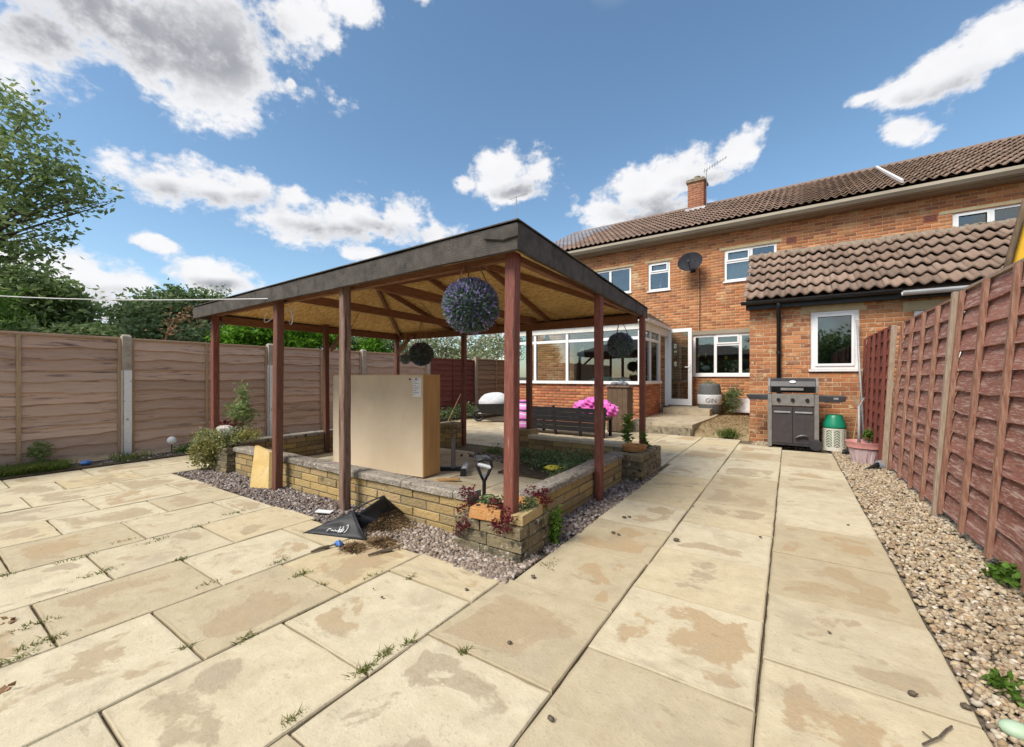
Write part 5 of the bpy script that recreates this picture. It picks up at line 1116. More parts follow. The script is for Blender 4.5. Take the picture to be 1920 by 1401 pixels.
# ---------------------------------------------------------------- hanging flower balls
def ball(label, c, r, top, seed, n=1500):
    t = thing("hanging_flower_ball", label, "hanging basket", c, group=None); rg = np.random.default_rng(seed)
    MB().blob((0, 0, 0), (r * .78, r * .78, r * .74), 16, .04, seed).build("core", m_flg, t, local=True, smooth=True)
    d = rg.normal(size=(n, 3)); d /= np.linalg.norm(d, axis=1)[:, None]; d[:, 2] *= .97; sz = r * .125
    base = d * r * .78; dirn = d + rg.normal(0, .35, (n, 3)); dirn /= np.linalg.norm(dirn, axis=1)[:, None]
    for nm, sel, m, ln in (("foliage", np.arange(n) % 3 != 0, m_flg, 1.5), ("flowers", (np.arange(n) % 6 == 0) | (d[:, 2] > .35) & (np.arange(n) % 2 == 0), m_fl, 1.7)):
        b_, q_ = base[sel], dirn[sel]; k_ = len(b_); s_ = np.cross(q_, rg.normal(size=(k_, 3))); s_ /= np.linalg.norm(s_, axis=1)[:, None]
        L = sz * ln * rg.uniform(.7, 1.25, (k_, 1)); w = sz * .36
        V = np.stack([b_, b_ + q_ * L * .5 + s_ * w, b_ + q_ * L, b_ + q_ * L * .5 - s_ * w], 1).reshape(-1, 3); i = np.arange(k_)[:, None] * 4
        F = np.concatenate([i + [[0, 1, 2]], i + [[0, 2, 3]]], 1).reshape(-1, 3)
        me = npmesh(nm, V, F); me.materials.append(m); o = D.objects.new(nm, me); link(o, t); o["kind"] = "stuff"
    for k in range(3):
        a = k * 2.09 + .4; MB().tube([(r * .55 * math.cos(a), r * .55 * math.sin(a), r * .75), (0, 0, top - c[2])], .005, 5).build("chain", m_rope, t, local=True)
    return t
def pxball(label, px, py, Dp, r, top, seed, n): 
    p = CAM + ray(px, py) * Dp; ball(label, tuple(p), r, top, seed, n); return p
pxball("large lavender and green flower ball hung from the front eave near the corner post", 883, 574, 3.1, .222, 2.15, 1, 5200)
pxball("small dark lavender flower ball hung above the beige cabinet's right end", 790, 664, 6.4, .20, 2.05, 2, 2400)
pxball("small lavender flower ball hung between the last two posts on the path side", 1163, 648, 5.75, .195, 2.0, 3, 2400)
pxball("half-hidden dark flower ball just right of the back corner post", 760, 673, 7.4, .11, 2.0, 4, 500)

# ---------------------------------------------------------------- beige cabinet
CB = thing("cabinet", "large beige flat-backed cabinet with oak-coloured side standing under the pergola", "cabinet", (float(onz(794, 899)[0]), float(onz(794, 899)[1]), 0), rotz=0)
cxa, cxb, cya, cyb, ch_ = -1.56, 0, 0, .30, 1.215
bl = R(4)
CB.rotation_euler = (0, 0, bl)
MB().box(cxa, cya, .02, cxb - .012, cya + .008, ch_ - .006).build("back_panel", m_cabf, CB, local=True)
MB().box(cxb - .02, cya + .009, .02, cxb, cyb, ch_).build("side_panel", m_cabs, CB, local=True); MB().box(cxa, cya + .009, .02, cxa + .02, cyb, ch_).build("side_panel", m_cabs, CB, local=True)
MB().box(cxa + .021, cya + .009, ch_ - .02, cxb - .021, cyb, ch_).build("top_panel", m_cabs, CB, local=True); MB().box(cxa + .021, cya + .009, .02, cxb - .021, cyb, .04).build("base_panel", m_cabs, CB, local=True)
MB().box(cxa - .06, .02, .02, cxa - .003, .06, ch_ - .015).build("edge_strip", m_pale_coping, CB, local=True)
lb = MB().box(-.165, -.0025, .955, -.035, -.0005, 1.175).build("paper_label", m_white, CB, local=True)
for i in range(9):
    w = (.10, .06, .09, .045, .10, .08, .05, .09, .03)[i]; MB().box(-.155, -.0035, 1.15 - i * .021, -.155 + w, -.0028, 1.156 - i * .021).build("print_line", m_fascia, lb, local=True)
MB().box(-.13, -.0036, 1.158, -.09, -.0028, 1.17).build("print_line", m_ink, lb, local=True)
V = [(-.21 + .014 * math.cos(a), -.0022, 1.16 + .014 * math.sin(a)) for a in np.linspace(0, 6.28, 14)[:-1]]
MB().prism(V, (0, .0015, 0)).build("cable_hole", m_ink, CB, local=True)
o = MB().beam((-3.36, 3.50, .012), (-3.12, 3.62, .03), .04, .02).build("timber_offcut", m_cabs, origin=(-3.3, 3.55, 0)); tag(o, "short pale timber offcut on the ground by the cabinet's bottom corner", "offcut")

# ---------------------------------------------------------------- metal stand with white foot
p = onz(851, 888); t = thing("equipment_stand", "black metal stand with an upright tube and a white-capped foot on the pergola floor", "metal stand", (p[0], p[1], 0), rotz=R(34))
MB().box(-.05, .12, .03, .0, .17, .42).build("upright", m_greymetal, t, local=True, bevel=.004)
MB().box(-.42, .12, .0, .14, .18, .05).build("crossbar", m_black_pl, t, local=True, bevel=.006)
MB().box(.10, -.12, .02, .16, .26, .085).build("foot", m_curtain, t, local=True, bevel=.008); MB().box(.095, -.16, .0, .165, -.121, .09).build("end_cap", m_black_pl, t, local=True, bevel=.006)
# spade handle behind the corner pier
p = onz(908, 905, .30); t = thing("garden_fork", "upright fork with black and white D-shaped handle standing by the corner pier", "fork", (p[0], p[1], 0))
c, s_ = RGT[:2]; pl = lambda u, z: (u * c, u * s_, z)
z0 = .33
MB().tube([pl(-.005, -.02), pl(0, z0)], .016, 8).build("shaft", m_black_pl, t, local=True)
MB().tube([pl(0, z0 - .02), pl(-.035, z0 + .05), pl(-.062, z0 + .11), pl(-.05, z0 + .155), pl(0, z0 + .17), pl(.05, z0 + .155), pl(.062, z0 + .11), pl(.035, z0 + .05), pl(0, z0 - .02)], .014, 8).build("grip", m_black_pl, t, local=True, smooth=True)
MB().tube([pl(-.055, z0 + .125), pl(.055, z0 + .095)], .017, 8).build("crossbar", m_curtain, t, local=True)
MB().prism([pl(-.035, z0 + .045), pl(.035, z0 + .045), pl(0, z0 - .01)], (.5 * s_ * .02, -.5 * c * .02, 0)).build("yoke", m_grey_rub, t, local=True)
# leaning stone slab
a, b, c_, d_ = onz(468, 915), onz(503, 917), ony(505, 848, 2.36), ony(478, 836, 2.36)
t = thing("leaning_slab", "yellow sandstone offcut leaning against the front wall left of the dark post", "slab", tuple(a))
MB().prism([tuple(Vector(p)) for p in (a, b, c_, d_)], (.005, .035, 0)).build("stone", m_sand, t)

# ---------------------------------------------------------------- black bag with dead grass
bg = thing("black_bag", "black collapsed plastic trug on its side spilling dead grass by the pergola post", "bag", tuple(onz(660, 1005)))
A = Vector(onz(568, 1000)); B = Vector(onz(686, 1014)); Cc = Vector(onz(742, 975)); 
T1 = Vector(ony(662, 958, 2.02)); T2 = Vector(ony(720, 930, 2.16)); Bk = Vector((A.x + .45, 2.25, 0.0))
def sheet(quads, name, m, th=.006, nsub=10, wob=.006, seed=0):
    rr = random.Random(seed); V = []; F = []
    for (a, b, c, d) in quads:
        o_ = len(V)
        for i in range(nsub + 1):
            for j in range(nsub + 1):
                u, v = i / nsub, j / nsub; p = a.lerp(b, u).lerp(d.lerp(c, u), v)
                w = wob * (math.sin(u * 7 + v * 3 + seed) + math.sin(v * 9 + seed)) * (u * (1 - u) * 4) ** .5 * (v * (1 - v) * 4) ** .5
                V.append(p + Vector((w * .4, -w, w * .5)))
        F += [(o_ + i * (nsub + 1) + j, o_ + (i + 1) * (nsub + 1) + j, o_ + (i + 1) * (nsub + 1) + j + 1, o_ + i * (nsub + 1) + j + 1) for i in range(nsub) for j in range(nsub)]
    o = MB().add(V, F).build(name, m, bg, smooth=True); md = o.modifiers.new("solid", 'SOLIDIFY'); md.thickness = th; return o
up = Vector((0, 0, .004))
sheet([(A + up, B + up, T1, T1.lerp(A, .5))], "front_side", m_bag, seed=1)
sheet([(A + up, T1.lerp(A, .5), T1, Bk + up)], "back_side", m_bag, seed=2)
sheet([(T1 - Vector((0, -.01, .04)), T2, Cc + up, Cc.lerp(B, .35) + Vector((0, .14, .01)))], "inner_side", m_bag, seed=3, wob=.01)
sheet([(Bk + up, T1 - Vector((0, -.01, .04)), T2, Cc + Vector((0, .12, .004)))], "far_side", m_bag, seed=4)
MB().tube([B + up, B.lerp(T1, .5) + Vector((0, -.006, .004)), T1], .007, 6).tube([T1, T1.lerp(T2, .5) + Vector((0, 0, .012)), T2, T2.lerp(Cc, .5) + Vector((.012, 0, 0)), Cc + up], .007, 6).build("rim", m_bag, bg, smooth=True)
# white script printed on the front side: loose strokes
nrm = (B - A).cross(T1 - A).normalized(); nrm = nrm if nrm.y < 0 else -nrm
ux = (B - A).normalized(); uy = nrm.cross(ux); uy = uy if uy.z > 0 else -uy
lm = MB(); o0 = A + (B - A) * .37 + uy * .03 + nrm * .016
strokes = [[(0, 0), (.02, .02), (.05, .022)], [(.055, .01), (.09, .012)], [(.095, 0.004), (.11, .02), (.12, .006)], [(.125, .008), (.15, .012)], [(.16, .0), (.165, .045)], [(.172, .004), (.19, .004), (.192, .024), (.175, .024), (.172, .004)],
           [(.20, .002), (.205, .05)], [(.212, .006), (.225, .03), (.212, .03)], [(.24, .004), (.262, .02), (.266, .05), (.25, .066), (.238, .055)]]
for s_ in strokes: lm.tube([o0 + ux * x * .62 + uy * y for x, y in s_], .0032, 5)
lm.build("lettering", m_white, bg)
c0 = (B + Cc) / 2 + Vector((-.06, .10, .02))
def strawpile(name, label, c, sx, sy, h, n, seed, parent=None, L=.04):
    r = np.random.default_rng(seed); p = r.normal(0, 1, (n, 3)) * np.array([sx, sy, 0]); rad = np.sqrt((p[:, 0] / sx) ** 2 + (p[:, 1] / sy) ** 2)
    p[:, 2] = np.maximum(0, h * np.exp(-rad ** 2 * .6)) * r.random(n) + .004; p += np.array(c)
    o = leafobj(name, p, L, m_straw, None, seed, 0, .09, origin=tuple(c), flat=.22); tag(o, label, "dead grass"); return o
strawpile("dead_grass_heap", "heap of brown dead grass spilling from the black trug", (c0.x, c0.y, .0), .085, .075, .12, 6000, 3)
strawpile("dead_grass_heap", "small clump of brown dead grass on the slab below the trug's lettering", tuple(onz(663, 1028)), .04, .02, .02, 700, 4)
strawpile("dead_grass_heap", "tan clump of dead grass on the slab edge right of the trug", tuple(onz(718, 1018)), .06, .025, .025, 1000, 5)
p = onz(635, 1024); t = MB().blob((0, 0, .018), (.035, .022, .022), 10, .3, 8).build("blue_rag", m_blue, at0=(p[0], p[1], 0)); tag(t, "crumpled blue plastic scrap on the paving below the black trug", "litter")
for (pa_, pb_, lab) in (((690, 1041), (735, 1031), "dark stick lying on the slab right of the trug"), ((583, 1035), (617, 1025), "dark stick lying in the paving joint left of the blue scrap")):
    a, b = Vector(onz(*pa_, .01)), Vector(onz(*pb_, .01)); t = thing("stick", lab, "stick", tuple(a)); MB().tube([a, a.lerp(b, .5) + Vector((0, 0, .006)), b], [.006, .010, .012], 6).build("wood", m_bark, t)
    MB().tube([a.lerp(b, .8), b + Vector((.02, .05, .01))], .005, 5).build("twig", m_bark, t)
for (px, py, lab, s_) in ((608, 960, "white flat scrap on the gravel left of the grey post", .07),):
    p = onz(px, py, .02); o = MB().box(-s_, -.03, 0, s_, .03, .008).build("white_scrap", m_white, at0=tuple(p)); o.rotation_euler = (0, .05, .5); tag(o, lab, "litter")

# ---------------------------------------------------------------- planting round the walls
def plantobj(name, label, cat, ells, ntw, per, sp, size, m, seed, stems=True, **kw):
    c = ells[0]; t = thing(name, label, cat, (c[0], c[1], 0 if 'z' not in kw else kw.pop('z')))
    leafobj("foliage", clumps(ells, ntw, per, sp, seed, kw.pop('shell', .3)), size, m, t, seed, **kw); return t
t = plantobj("shrub", "yellow-green and straw shrub tumbling over the left end of the front wall", "shrub", [(-6.22, 2.30, .22, .20, .17, .23), (-6.05, 2.36, .37, .24, .17, .14), (-6.32, 2.32, .36, .15, .14, .12), (-5.75, 2.55, .44, .22, .12, .07)], 420, 11, .035, .04, m_leaf_y, 31)
leafobj("pale_foliage", clumps([(-6.0, 2.4, .42, .32, .18, .12), (-6.25, 2.3, .3, .2, .18, .2)], 130, 11, .035, 32, .4), .04, m_leaf_p, t, 32)
o = MB().blob((0, 0, .05), (.13, .09, .06), 10, .16, 3).build("rock", m_rock, at0=(-6.02, 2.42, .46)); tag(o, "pale grey rock resting on the yellow-green shrub", "rock")
p = onx(455, 815, -6.55); t = thing("potted_plant", "tall weedy plant in a small dark pot between the left wall and the fence", "potted plant", (p[0], p[1], .36))
MB().lathe([(.085, -.36), (.12, -.06), (.14, -.05), (.14, 0), (.12, 0), (.12, -.03)], (0, 0, .0), 16).build("pot", m_black_pl, t, local=True)
MB().tube([(p[0], p[1], .3), (p[0] + .01, p[1], .6), (p[0] - .02, p[1], .95)], [.012, .009, .004], 5).build("stem", m_leaf_d, t)
leafobj("foliage", clumps([(p[0], p[1], .68, .18, .16, .22), (p[0], p[1], .95, .07, .07, .16)], 70, 9, .04, 33, .1), .06, m_leaf, t, 33); leafobj("red_foliage", clumps([(p[0] - .15, p[1] - .1, .45, .2, .15, .1)], 40, 9, .04, 34, .1), .06, m_leaf_r, t, 34)
plantobj("red_plant", "dark red leafy plant at the left top of the corner pier", "plant", [(-1.93, 2.34, .32, .07, .06, .09), (-1.95, 2.30, .20, .04, .04, .10)], 26, 9, .018, .027, m_leaf_r, 35)
plantobj("red_plant", "dark red plant around the base of the near corner post", "plant", [(-1.60, 2.30, .33, .11, .05, .06), (-1.52, 2.26, .26, .05, .04, .08)], 30, 9, .018, .027, m_leaf_r, 36)
plantobj("red_plant", "dark red sprawling plant where the side wall coping meets the corner pier", "plant", [(-1.56, 2.68, .34, .08, .13, .04), (-1.47, 2.62, .30, .05, .08, .04)], 26, 9, .018, .026, m_leaf_r, 37)
plantobj("red_plant", "small wine-red sprig hanging down the front face of the corner pier", "plant", [(-1.90, 2.23, .16, .06, .02, .07), (-1.60, 2.235, .22, .07, .02, .05)], 26, 9, .018, .026, m_leaf_r, 38)
plantobj("green_plant", "small green plant among the red ones on the corner pier", "plant", [(-1.80, 2.42, .28, .10, .07, .06), (-1.50, 2.46, .30, .05, .08, .05)], 60, 10, .022, .03, m_leaf_d, 39)
def weed(label, px, py, h, seed, z=0, n=9, m=m_leaf, sp=.05, ls=.05, at=None):
    p = onz(px, py, z) if at is None else np.array(at); r = random.Random(seed); t = thing("weed", label, "weed", tuple(p)); P_ = []
    mb = MB()
    for i in range(n):
        a = r.uniform(0, 6.28); l = r.uniform(.2, 1) * sp; hh = h * r.uniform(.6, 1.05); tip = Vector((p[0] + math.cos(a) * l * 1.5, p[1] + math.sin(a) * l * 1.5, z + hh)); b_ = Vector((p[0] + math.cos(a) * l * .4, p[1] + math.sin(a) * l * .4, z))
        mb.tube([b_, b_.lerp(tip, .6), tip], [.005, .004, .001], 5)
        for k in range(int(16 + hh * 60)): f = r.uniform(.1, 1); P_.append(b_.lerp(tip, f) + Vector((r.uniform(-.012, .012), r.uniform(-.012, .012), 0)))
    mb.build("stems", m_leaf_w, t); leafobj("leaves", np.array(P_), ls, m, t, seed, aspect=.3); return t
weed("bright green upright weed growing at the path side of the corner pier", 1037, 1018, .26, 41, n=16, m=m_leaf_w, sp=.06, ls=.045)
weed("young corn-like green plant behind the pier by the far path-side post", 1178, 822, .66, 42, z=0, n=3, m=m_leaf_w, sp=.05, ls=.09, at=(-1.93, 5.9, 0))
weed("tall thin green plant right of the wooden cabinet behind the side wall", 1180, 795, .80, 43, z=0, n=2, m=m_leaf_w, sp=.03, ls=.07, at=(-2.15, 6.5, 0))
weed("short green plant beside the base of the far path-side post", 1213, 826, .22, 44, z=.28, n=5, m=m_leaf_w, sp=.04, ls=.05, at=(-1.5, 5.34, .28))
t = plantobj("ground_cover", "dark green weeds filling the bed inside the side wall", "weeds", [(-2.35, 4.75, .10, .55, .45, .12), (-2.0, 4.4, .10, .25, .5, .10), (-3.1, 4.95, .08, .3, .2, .09)], 330, 11, .05, .05, m_leaf_d, 45); t["kind"] = "stuff"
p = onz(1035, 880, .12); o = MB().blob((0, 0, .02), (.09, .03, .03), 10, .15, 3).blob((.10, .02, .01), (.05, .02, .015), 8, .1, 4).build("yellow_toy", m_yellow, at0=tuple(p)); o.rotation_euler = (0, 0, .4); tag(o, "small yellow plastic tool lying on the dark green weeds", "tool")
p = onz(905, 858, .05); o = MB().blob((0, 0, .03), (.12, .08, .05), 10, .35, 6).build("plastic_scrap", m_curtain, at0=(p[0], p[1], 0)); tag(o, "crumpled white plastic near the opening at the foot of the dark red back post", "litter")
plantobj("weed", "small green weed in the opening behind the near corner post", "weed", [(-3.75, 5.15, .06, .18, .10, .07)], 40, 10, .03, .04, m_leaf, 46)
n = 160; P = np.stack([-3.3 + rng.normal(0, .35, n), 4.95 + rng.normal(0, .12, n), .012 + 0 * rng.random(n)], 1); pebbles("rubble", P, .015, .045, m_peb_w, "loose rubble stones on the pergola floor near the opening", 9)
# far pier top: broken orange rim
t = thing("plant_pot", "broken orange rim of a pot on the dark mossy pier", "pot", (-1.56, 5.02, .30)); MB().lathe([(.13, 0), (.15, .06), (.155, .065), (.13, .06), (.12, .03)], (0, 0, 0), 18).build("rim", m_orange_brick, t, local=True)

# ---------------------------------------------------------------- weeds in the joints, grass edge, litter
J = []
def tuft(px, py, n, s): p = onz(px, py); J.append(np.stack([rng.normal(p[0], s * (.4 if px < 800 else .9), n), rng.normal(p[1], s * 1.5, n), np.full(n, -.010)], 1))
for (px, py, n, s) in ((145, 1047, 40, .035), (182, 1075, 55, .035), (60, 1172, 60, .03), (75, 1205, 90, .035), (20, 1240, 70, .03), (338, 1049, 50, .025), (370, 988, 30, .03), (440, 962, 60, .035), (525, 1053, 55, .025), (562, 1078, 60, .022),
                       (600, 1098, 20, .015), (685, 1256, 90, .02), (722, 1225, 60, .016), (763, 1207, 40, .014), (460, 1197, 60, .022), (870, 1222, 40, .010), (548, 1350, 60, .016), (770, 1082, 24, .012), (700, 1078, 24, .02), (300, 1010, 24, .03), (240, 1012, 20, .03), (390, 1095, 30, .02),
                       (5, 1080, 40, .04), (345, 1215, 30, .02), (1035, 1058, 30, .03), (285, 1018, 16, .02)):
    tuft(px, py, n, s)
o = blades(np.concatenate(J), .024, .0035, m_weed, "joint_weeds", seed=8, lean=1.0); tag(o, "small weeds and grass growing in the paving joints", "weeds", kind="stuff")
J = []
for ci, X in enumerate(xl[3:12]):
    n = 260; yy = rng.random(n) * 2.3 - .3; keep = np.sin(yy * 5 + ci * 1.7) + rng.normal(0, .3, n) > .35; yy = yy[keep]; J.append(np.stack([np.full(len(yy), X) + rng.normal(0, .006, len(yy)), yy, np.full(len(yy), -.012)], 1))
o = blades(np.concatenate(J), .013, .0045, m_weed, "joint_moss", seed=9, lean=1.2); tag(o, "thin moss and sprouts along the long paving joints on the left", "moss", kind="stuff")
n = 12000; yy = rng.random(n) * 3.0 - .6; xx = -7.62 - rng.random(n) ** 1.6 * .5; keep = (np.sin(yy * 3) + np.sin(yy * 7.1) + rng.normal(0, .5, n) > -.2) & (yy < 1.75 + rng.normal(0, .2, n)); P = np.stack([xx, yy, np.full(n, .015)], 1)[keep]
o = blades(P, .11, .005, m_grass, "grass_edge", seed=10, lean=.8); tag(o, "rough green grass along the foot of the left fence", "grass", kind="stuff")
n = 700; P = np.stack([-7.62 - rng.random(n) * .38, 1.6 + rng.random(n) * 4, np.full(n, .025)], 1); pebbles("soil_stones", P, .008, .022, m_peb_d, "small dark stones and clods in the border under the left fence", 10)
plantobj("weed", "low green weed at the fence foot right of the white concrete post", "weed", [(-7.8, 2.75, .07, .10, .30, .07)], 55, 10, .04, .05, m_leaf_w, 51)
plantobj("weed", "small weed growing up the fence above the grass at the left", "weed", [(-7.95, 1.1, .22, .05, .10, .16)], 30, 8, .03, .05, m_leaf, 52)
p = onx(322, 826, -7.75); t = thing("solar_light", "small pale globe garden light on a short stake by the left fence", "garden light", (p[0], p[1], 0))
MB().lathe([(.008, 0), (.008, p[2] - .04)], (0, 0, 0), 8).build("stake", m_black_pl, t, local=True); MB().blob((0, 0, p[2]), (.06, .06, .06), 14, 0, 1).build("globe", m_curtain, t, local=True, smooth=True)
p = onz(161, 872, .02); o = MB().blob((0, 0, .03), (.05, .06, .035), 10, .15, 4).build("blue_ball", m_blue, at0=(p[0], p[1], .02)); tag(o, "flattened blue ball lying at the grass edge by the left fence", "ball")
# leaves, cones and debris on the slabs
n = 0
for (px, py, s_) in ((1268, 1014, .02), (955, 1207, .012), (1710, 1303, .016), (1812, 1328, .016), (1170, 971, .018), (1000, 1083, .016), (875, 1107, .012), (716, 1121, .010), (1033, 1350, .014), (1426, 1008, .012), (1555, 1187, .008), (1590, 985, .01), (1150, 1000, .016), (1160, 1003, .012), (1300, 950, .008), (1180, 970, .014), (700, 1105, .006), (1346, 884, .012), (1240, 878, .014)):
    p = onz(px, py, .004); mb = MB().blob((0, 0, s_ * .45), (s_, s_ * .7, s_ * .5), 8, .3, n); n += 1
    if n == 1: first = mb
    o = mb.build("debris", m_bark, at0=tuple(p), smooth=True); tag(o, "small dark cone or clod lying on the pale paving", "debris", "loose debris scattered on the paving")
for (px, py, L, a, lab) in ((8, 1285, .055, .6, "brown dead leaf at the left edge of the nearest slabs"), (15, 1160, .045, .2, "dry brown leaf scrap in the joint at the left edge")):
    p = onz(px, py, .01); o = leafobj("dead_leaf", p[None] + rng.normal(0, .012, (5, 3)) * np.array([1, 1, .3]), L, m_twig, None, 61, 2.0, .6, origin=tuple(p)); tag(o, lab, "leaf")
p0, p1 = Vector(onz(1730, 1396, .008)), Vector(onz(1785, 1362, .008)); t = thing("twig", "thin curved twig on the slab at the lower right", "twig", tuple(p0)); MB().tube([p0, p0.lerp(p1, .4) + Vector((.01, 0, .004)), p0.lerp(p1, .8), p1], .0035, 5).build("wood", m_bark, t)
MB().tube([p0.lerp(p1, .3), p0.lerp(p1, .3) + Vector((-.02, .015, .004))], .003, 4).build("side_shoot", m_bark, t)
p = onz(1908, 1370, .02); o = MB().blob((0, 0, .02), (.045, .032, .026), 14, .02, 3).build("green_stone", mat("pale_green_stone", [(.36, .50, .36), (.46, .58, .44)], 5, rough=.5, bump=0), at0=(p[0], p[1], 0), smooth=True); tag(o, "smooth pale green egg-shaped stone on the gravel at the lower right", "stone")
plantobj("weed", "broad green leaves at the fence foot on the right edge", "weed", [(1.03, 3.55, .06, .05, .12, .05)], 16, 7, .03, .055, m_leaf_w, 53, aspect=.7)
plantobj("weed", "low green creeping weed on the gravel at the lower right", "weed", [(.70, 2.35, .02, .06, .10, .02), (.82, 2.28, .02, .06, .06, .02)], 22, 8, .02, .032, m_leaf_w, 54, aspect=.7)

# ---------------------------------------------------------------- barbecue corner
BY = 8.27; fx_ = lambda px: ony(px, 700, BY)[0]; fz = lambda px, py: ony(px, py, BY)[2]
x0, x1 = fx_(1440), fx_(1535); zl = fz(1487, 709); Wb = x1 - x0
BQ = thing("barbecue", "three-burner gas barbecue with dark hood, grey frame and side shelves against the brick wall", "barbecue", ((x0 + x1) / 2, BY, 0))
zc0, zc1 = fz(1487, 761), fz(1487, 739); zd0, zd1 = fz(1487, 832), fz(1487, 763); zs = fz(1487, 737)
for s_, xx in ((-1, x0), (1, x1)):
    MB().box(xx - .005 if s_ < 0 else xx - .055, BY, .02, xx + .055 if s_ < 0 else xx + .005, BY + .42, zc1 - .002).build("side_frame", m_bbq_grey, BQ, bevel=.004)
dw = (Wb - .11) / 2
for i in range(2):
    a = x0 + .056 + i * dw; dd = MB().box(a + .003, BY + .006, zd0, a + dw - .003, BY + .026, zd1).build("door", m_bbq_door, BQ, bevel=.003)
    MB().box(a + .03, BY - .012, zd1 - .10, a + dw - .03, BY + .004, zd1 - .075).build("handle", m_metal, dd)
MB().box(x0 + .056, BY + .03, .06, x1 - .056, BY + .41, zd1).build("cabinet", m_bbq_door, BQ); MB().box(x0 + .056, BY + .01, zd0 - .035, x1 - .056, BY + .028, zd0 - .004).build("plinth", m_bbq_dk, BQ)
pn = MB().box(x0 + .057, BY - .012, zc0, x1 - .057, BY + .03, zc1).build("control_panel", m_bbq_grey, BQ, bevel=.003)
for i in range(3):
    cxk = x0 + .057 + (Wb - .114) * (.16 + .34 * i); mb = MB(); zk_ = (zc0 + zc1) / 2
    V = [(cxk + .028 * math.cos(a), BY - .0125, zk_ + .028 * math.sin(a)) for a in np.linspace(0, 6.283, 17)[:-1]]; mb.prism(V, (0, -.022, 0)); mb.box(cxk - .007, BY - .044, zk_ - .026, cxk + .007, BY - .035, zk_ + .026)
    mb.build("knob", m_black_pl, pn)
# hood: curved profile
prof = [(BY + .02, zs + .0), (BY - .005, zs + .05)] ; hh = zl - zs
hp_ = [(BY + .0, zs + .003), (BY + .005, zs + hh * .45), (BY + .05, zs + hh * .78), (BY + .12, zs + hh * .96), (BY + .22, zl), (BY + .34, zs + hh * .9), (BY + .42, zs + hh * .5), (BY + .42, zs + .003)]
hd = MB().prism([(x0 + .035, y, z) for y, z in hp_], (Wb - .07, 0, 0)).build("hood", m_bbq_dk, BQ, bevel=.006)
for xx in (x0 + .0, x1 - .034): MB().prism([(xx, y - .004 if y < BY + .2 else y + .004, z + .004) for y, z in hp_], (.034, 0, 0)).build("hood_end", m_bbq_grey, hd, bevel=.003)
gw = MB().prism([(x0 + .05, BY - .004, zs + .012), (x1 - .05, BY - .004, zs + .012), (x1 - .05, BY + .0, zs + hh * .42), (x0 + .05, BY + .0, zs + hh * .42)], (0, -.004, 0)).build("hood_window", m_darkglass, hd)
MB().box(x0 + .18, BY - .05, zs + hh * .18, x1 - .2, BY - .03, zs + hh * .34).box(x0 + .18, BY - .031, zs + hh * .2, x0 + .2, BY - .007, zs + hh * .3).box(x1 - .22, BY - .031, zs + hh * .2, x1 - .2, BY - .007, zs + hh * .3).build("hood_handle", m_bbq_grey, hd)
V = [((x0 + x1) / 2 + .045 * math.cos(a), BY + .045 - .004, zs + hh * .72 + .02 * math.sin(a)) for a in np.linspace(0, 6.283, 17)[:-1]]; V = [(x, y + (z - (zs + hh * .72)) * .6, z) for x, y, z in V]
MB().prism(V, (0, -.016, .008)).build("thermometer", m_white, hd)
xs0, xs1 = fx_(1398), fx_(1588); zt0 = fz(1420, 740)
MB().prism([(xs0, BY + .0, zt0), (x0 - .008, BY + .0, zt0), (x0 - .008, BY, zt0 - .085), (xs0 + .05, BY, zt0 - .085)], (0, .38, 0)).build("side_shelf", m_bbq_dk, BQ, bevel=.006)
ss = MB().prism([(x1 + .008, BY, zt0 + .0), (xs1, BY, zt0 + .0), (xs1 - .015, BY, zt0 - .08), (xs1 - .06, BY, zt0 - .095), (x1 + .008, BY, zt0 - .10)], (0, .38, 0)).build("side_shelf", m_bbq_dk, BQ, bevel=.006)
MB().box(x1 + .19, BY - .006, zt0 - .055, x1 + .25, BY - .001, zt0 - .025).build("badge", m_metal, ss)
MB().lathe([(.0, 0), (.085, 0), (.09, .012), (.09, .045), (.085, .055), (.0, .055)], (0, 0, 0), 20).build("wheel", m_bbq_dk, BQ, local=True).matrix_local = Matrix.Translation(Vector((x1 - .04, BY + .0, .09)) - BQ.location) @ Matrix.Rotation(R(90), 4, 'X')
MB().tube([(x1 - .20 + .14 * math.cos(a) * 1.0, BY - .03, .09 + .14 * math.sin(a)) for a in np.linspace(2.4, 1.2, 6)], .02, 6).build("wheel_arch", m_bbq_dk, BQ)
# gas bottle
gx_, gy_ = .605, 8.52
GB = thing("gas_bottle", "gas bottle with green dome over a cream slatted shroud beside the barbecue", "gas bottle", (gx_, gy_, 0)); r_ = .155
MB().lathe([(r_ - .012, .02), (r_ - .012, .36), (r_ - .012, .38)], (0, 0, 0), 28).build("cylinder", m_green_pl, GB, local=True, smooth=True)
MB().lathe([(r_ + .004, .36), (r_ + .003, .385), (r_ - .005, .44), (r_ - .035, .52), (r_ - .045, .565), (r_ - .055, .575), (.03, .58)], (0, 0, 0), 28).build("dome", m_green_pl, GB, local=True, smooth=True)
def cyl_patch(mb, a0, a1, za, zb_, w, r, n=6):   # band on the cylinder from (a0,za) to (a1,zb_) of height w
    V = []
    for i in range(n + 1):
        f = i / n; a = a0 + (a1 - a0) * f; z = za + (zb_ - za) * f
        for rr_ in (r, r - .008):
            V += [(rr_ * math.cos(a), rr_ * math.sin(a), z - w / 2), (rr_ * math.cos(a), rr_ * math.sin(a), z + w / 2)]
    F = []
    for i in range(n):
        o_ = i * 4; F += [(o_, o_ + 4, o_ + 5, o_ + 1), (o_ + 2, o_ + 3, o_ + 7, o_ + 6), (o_ + 1, o_ + 5, o_ + 7, o_ + 3), (o_, o_ + 2, o_ + 6, o_ + 4)]
    mb.add(V, F)
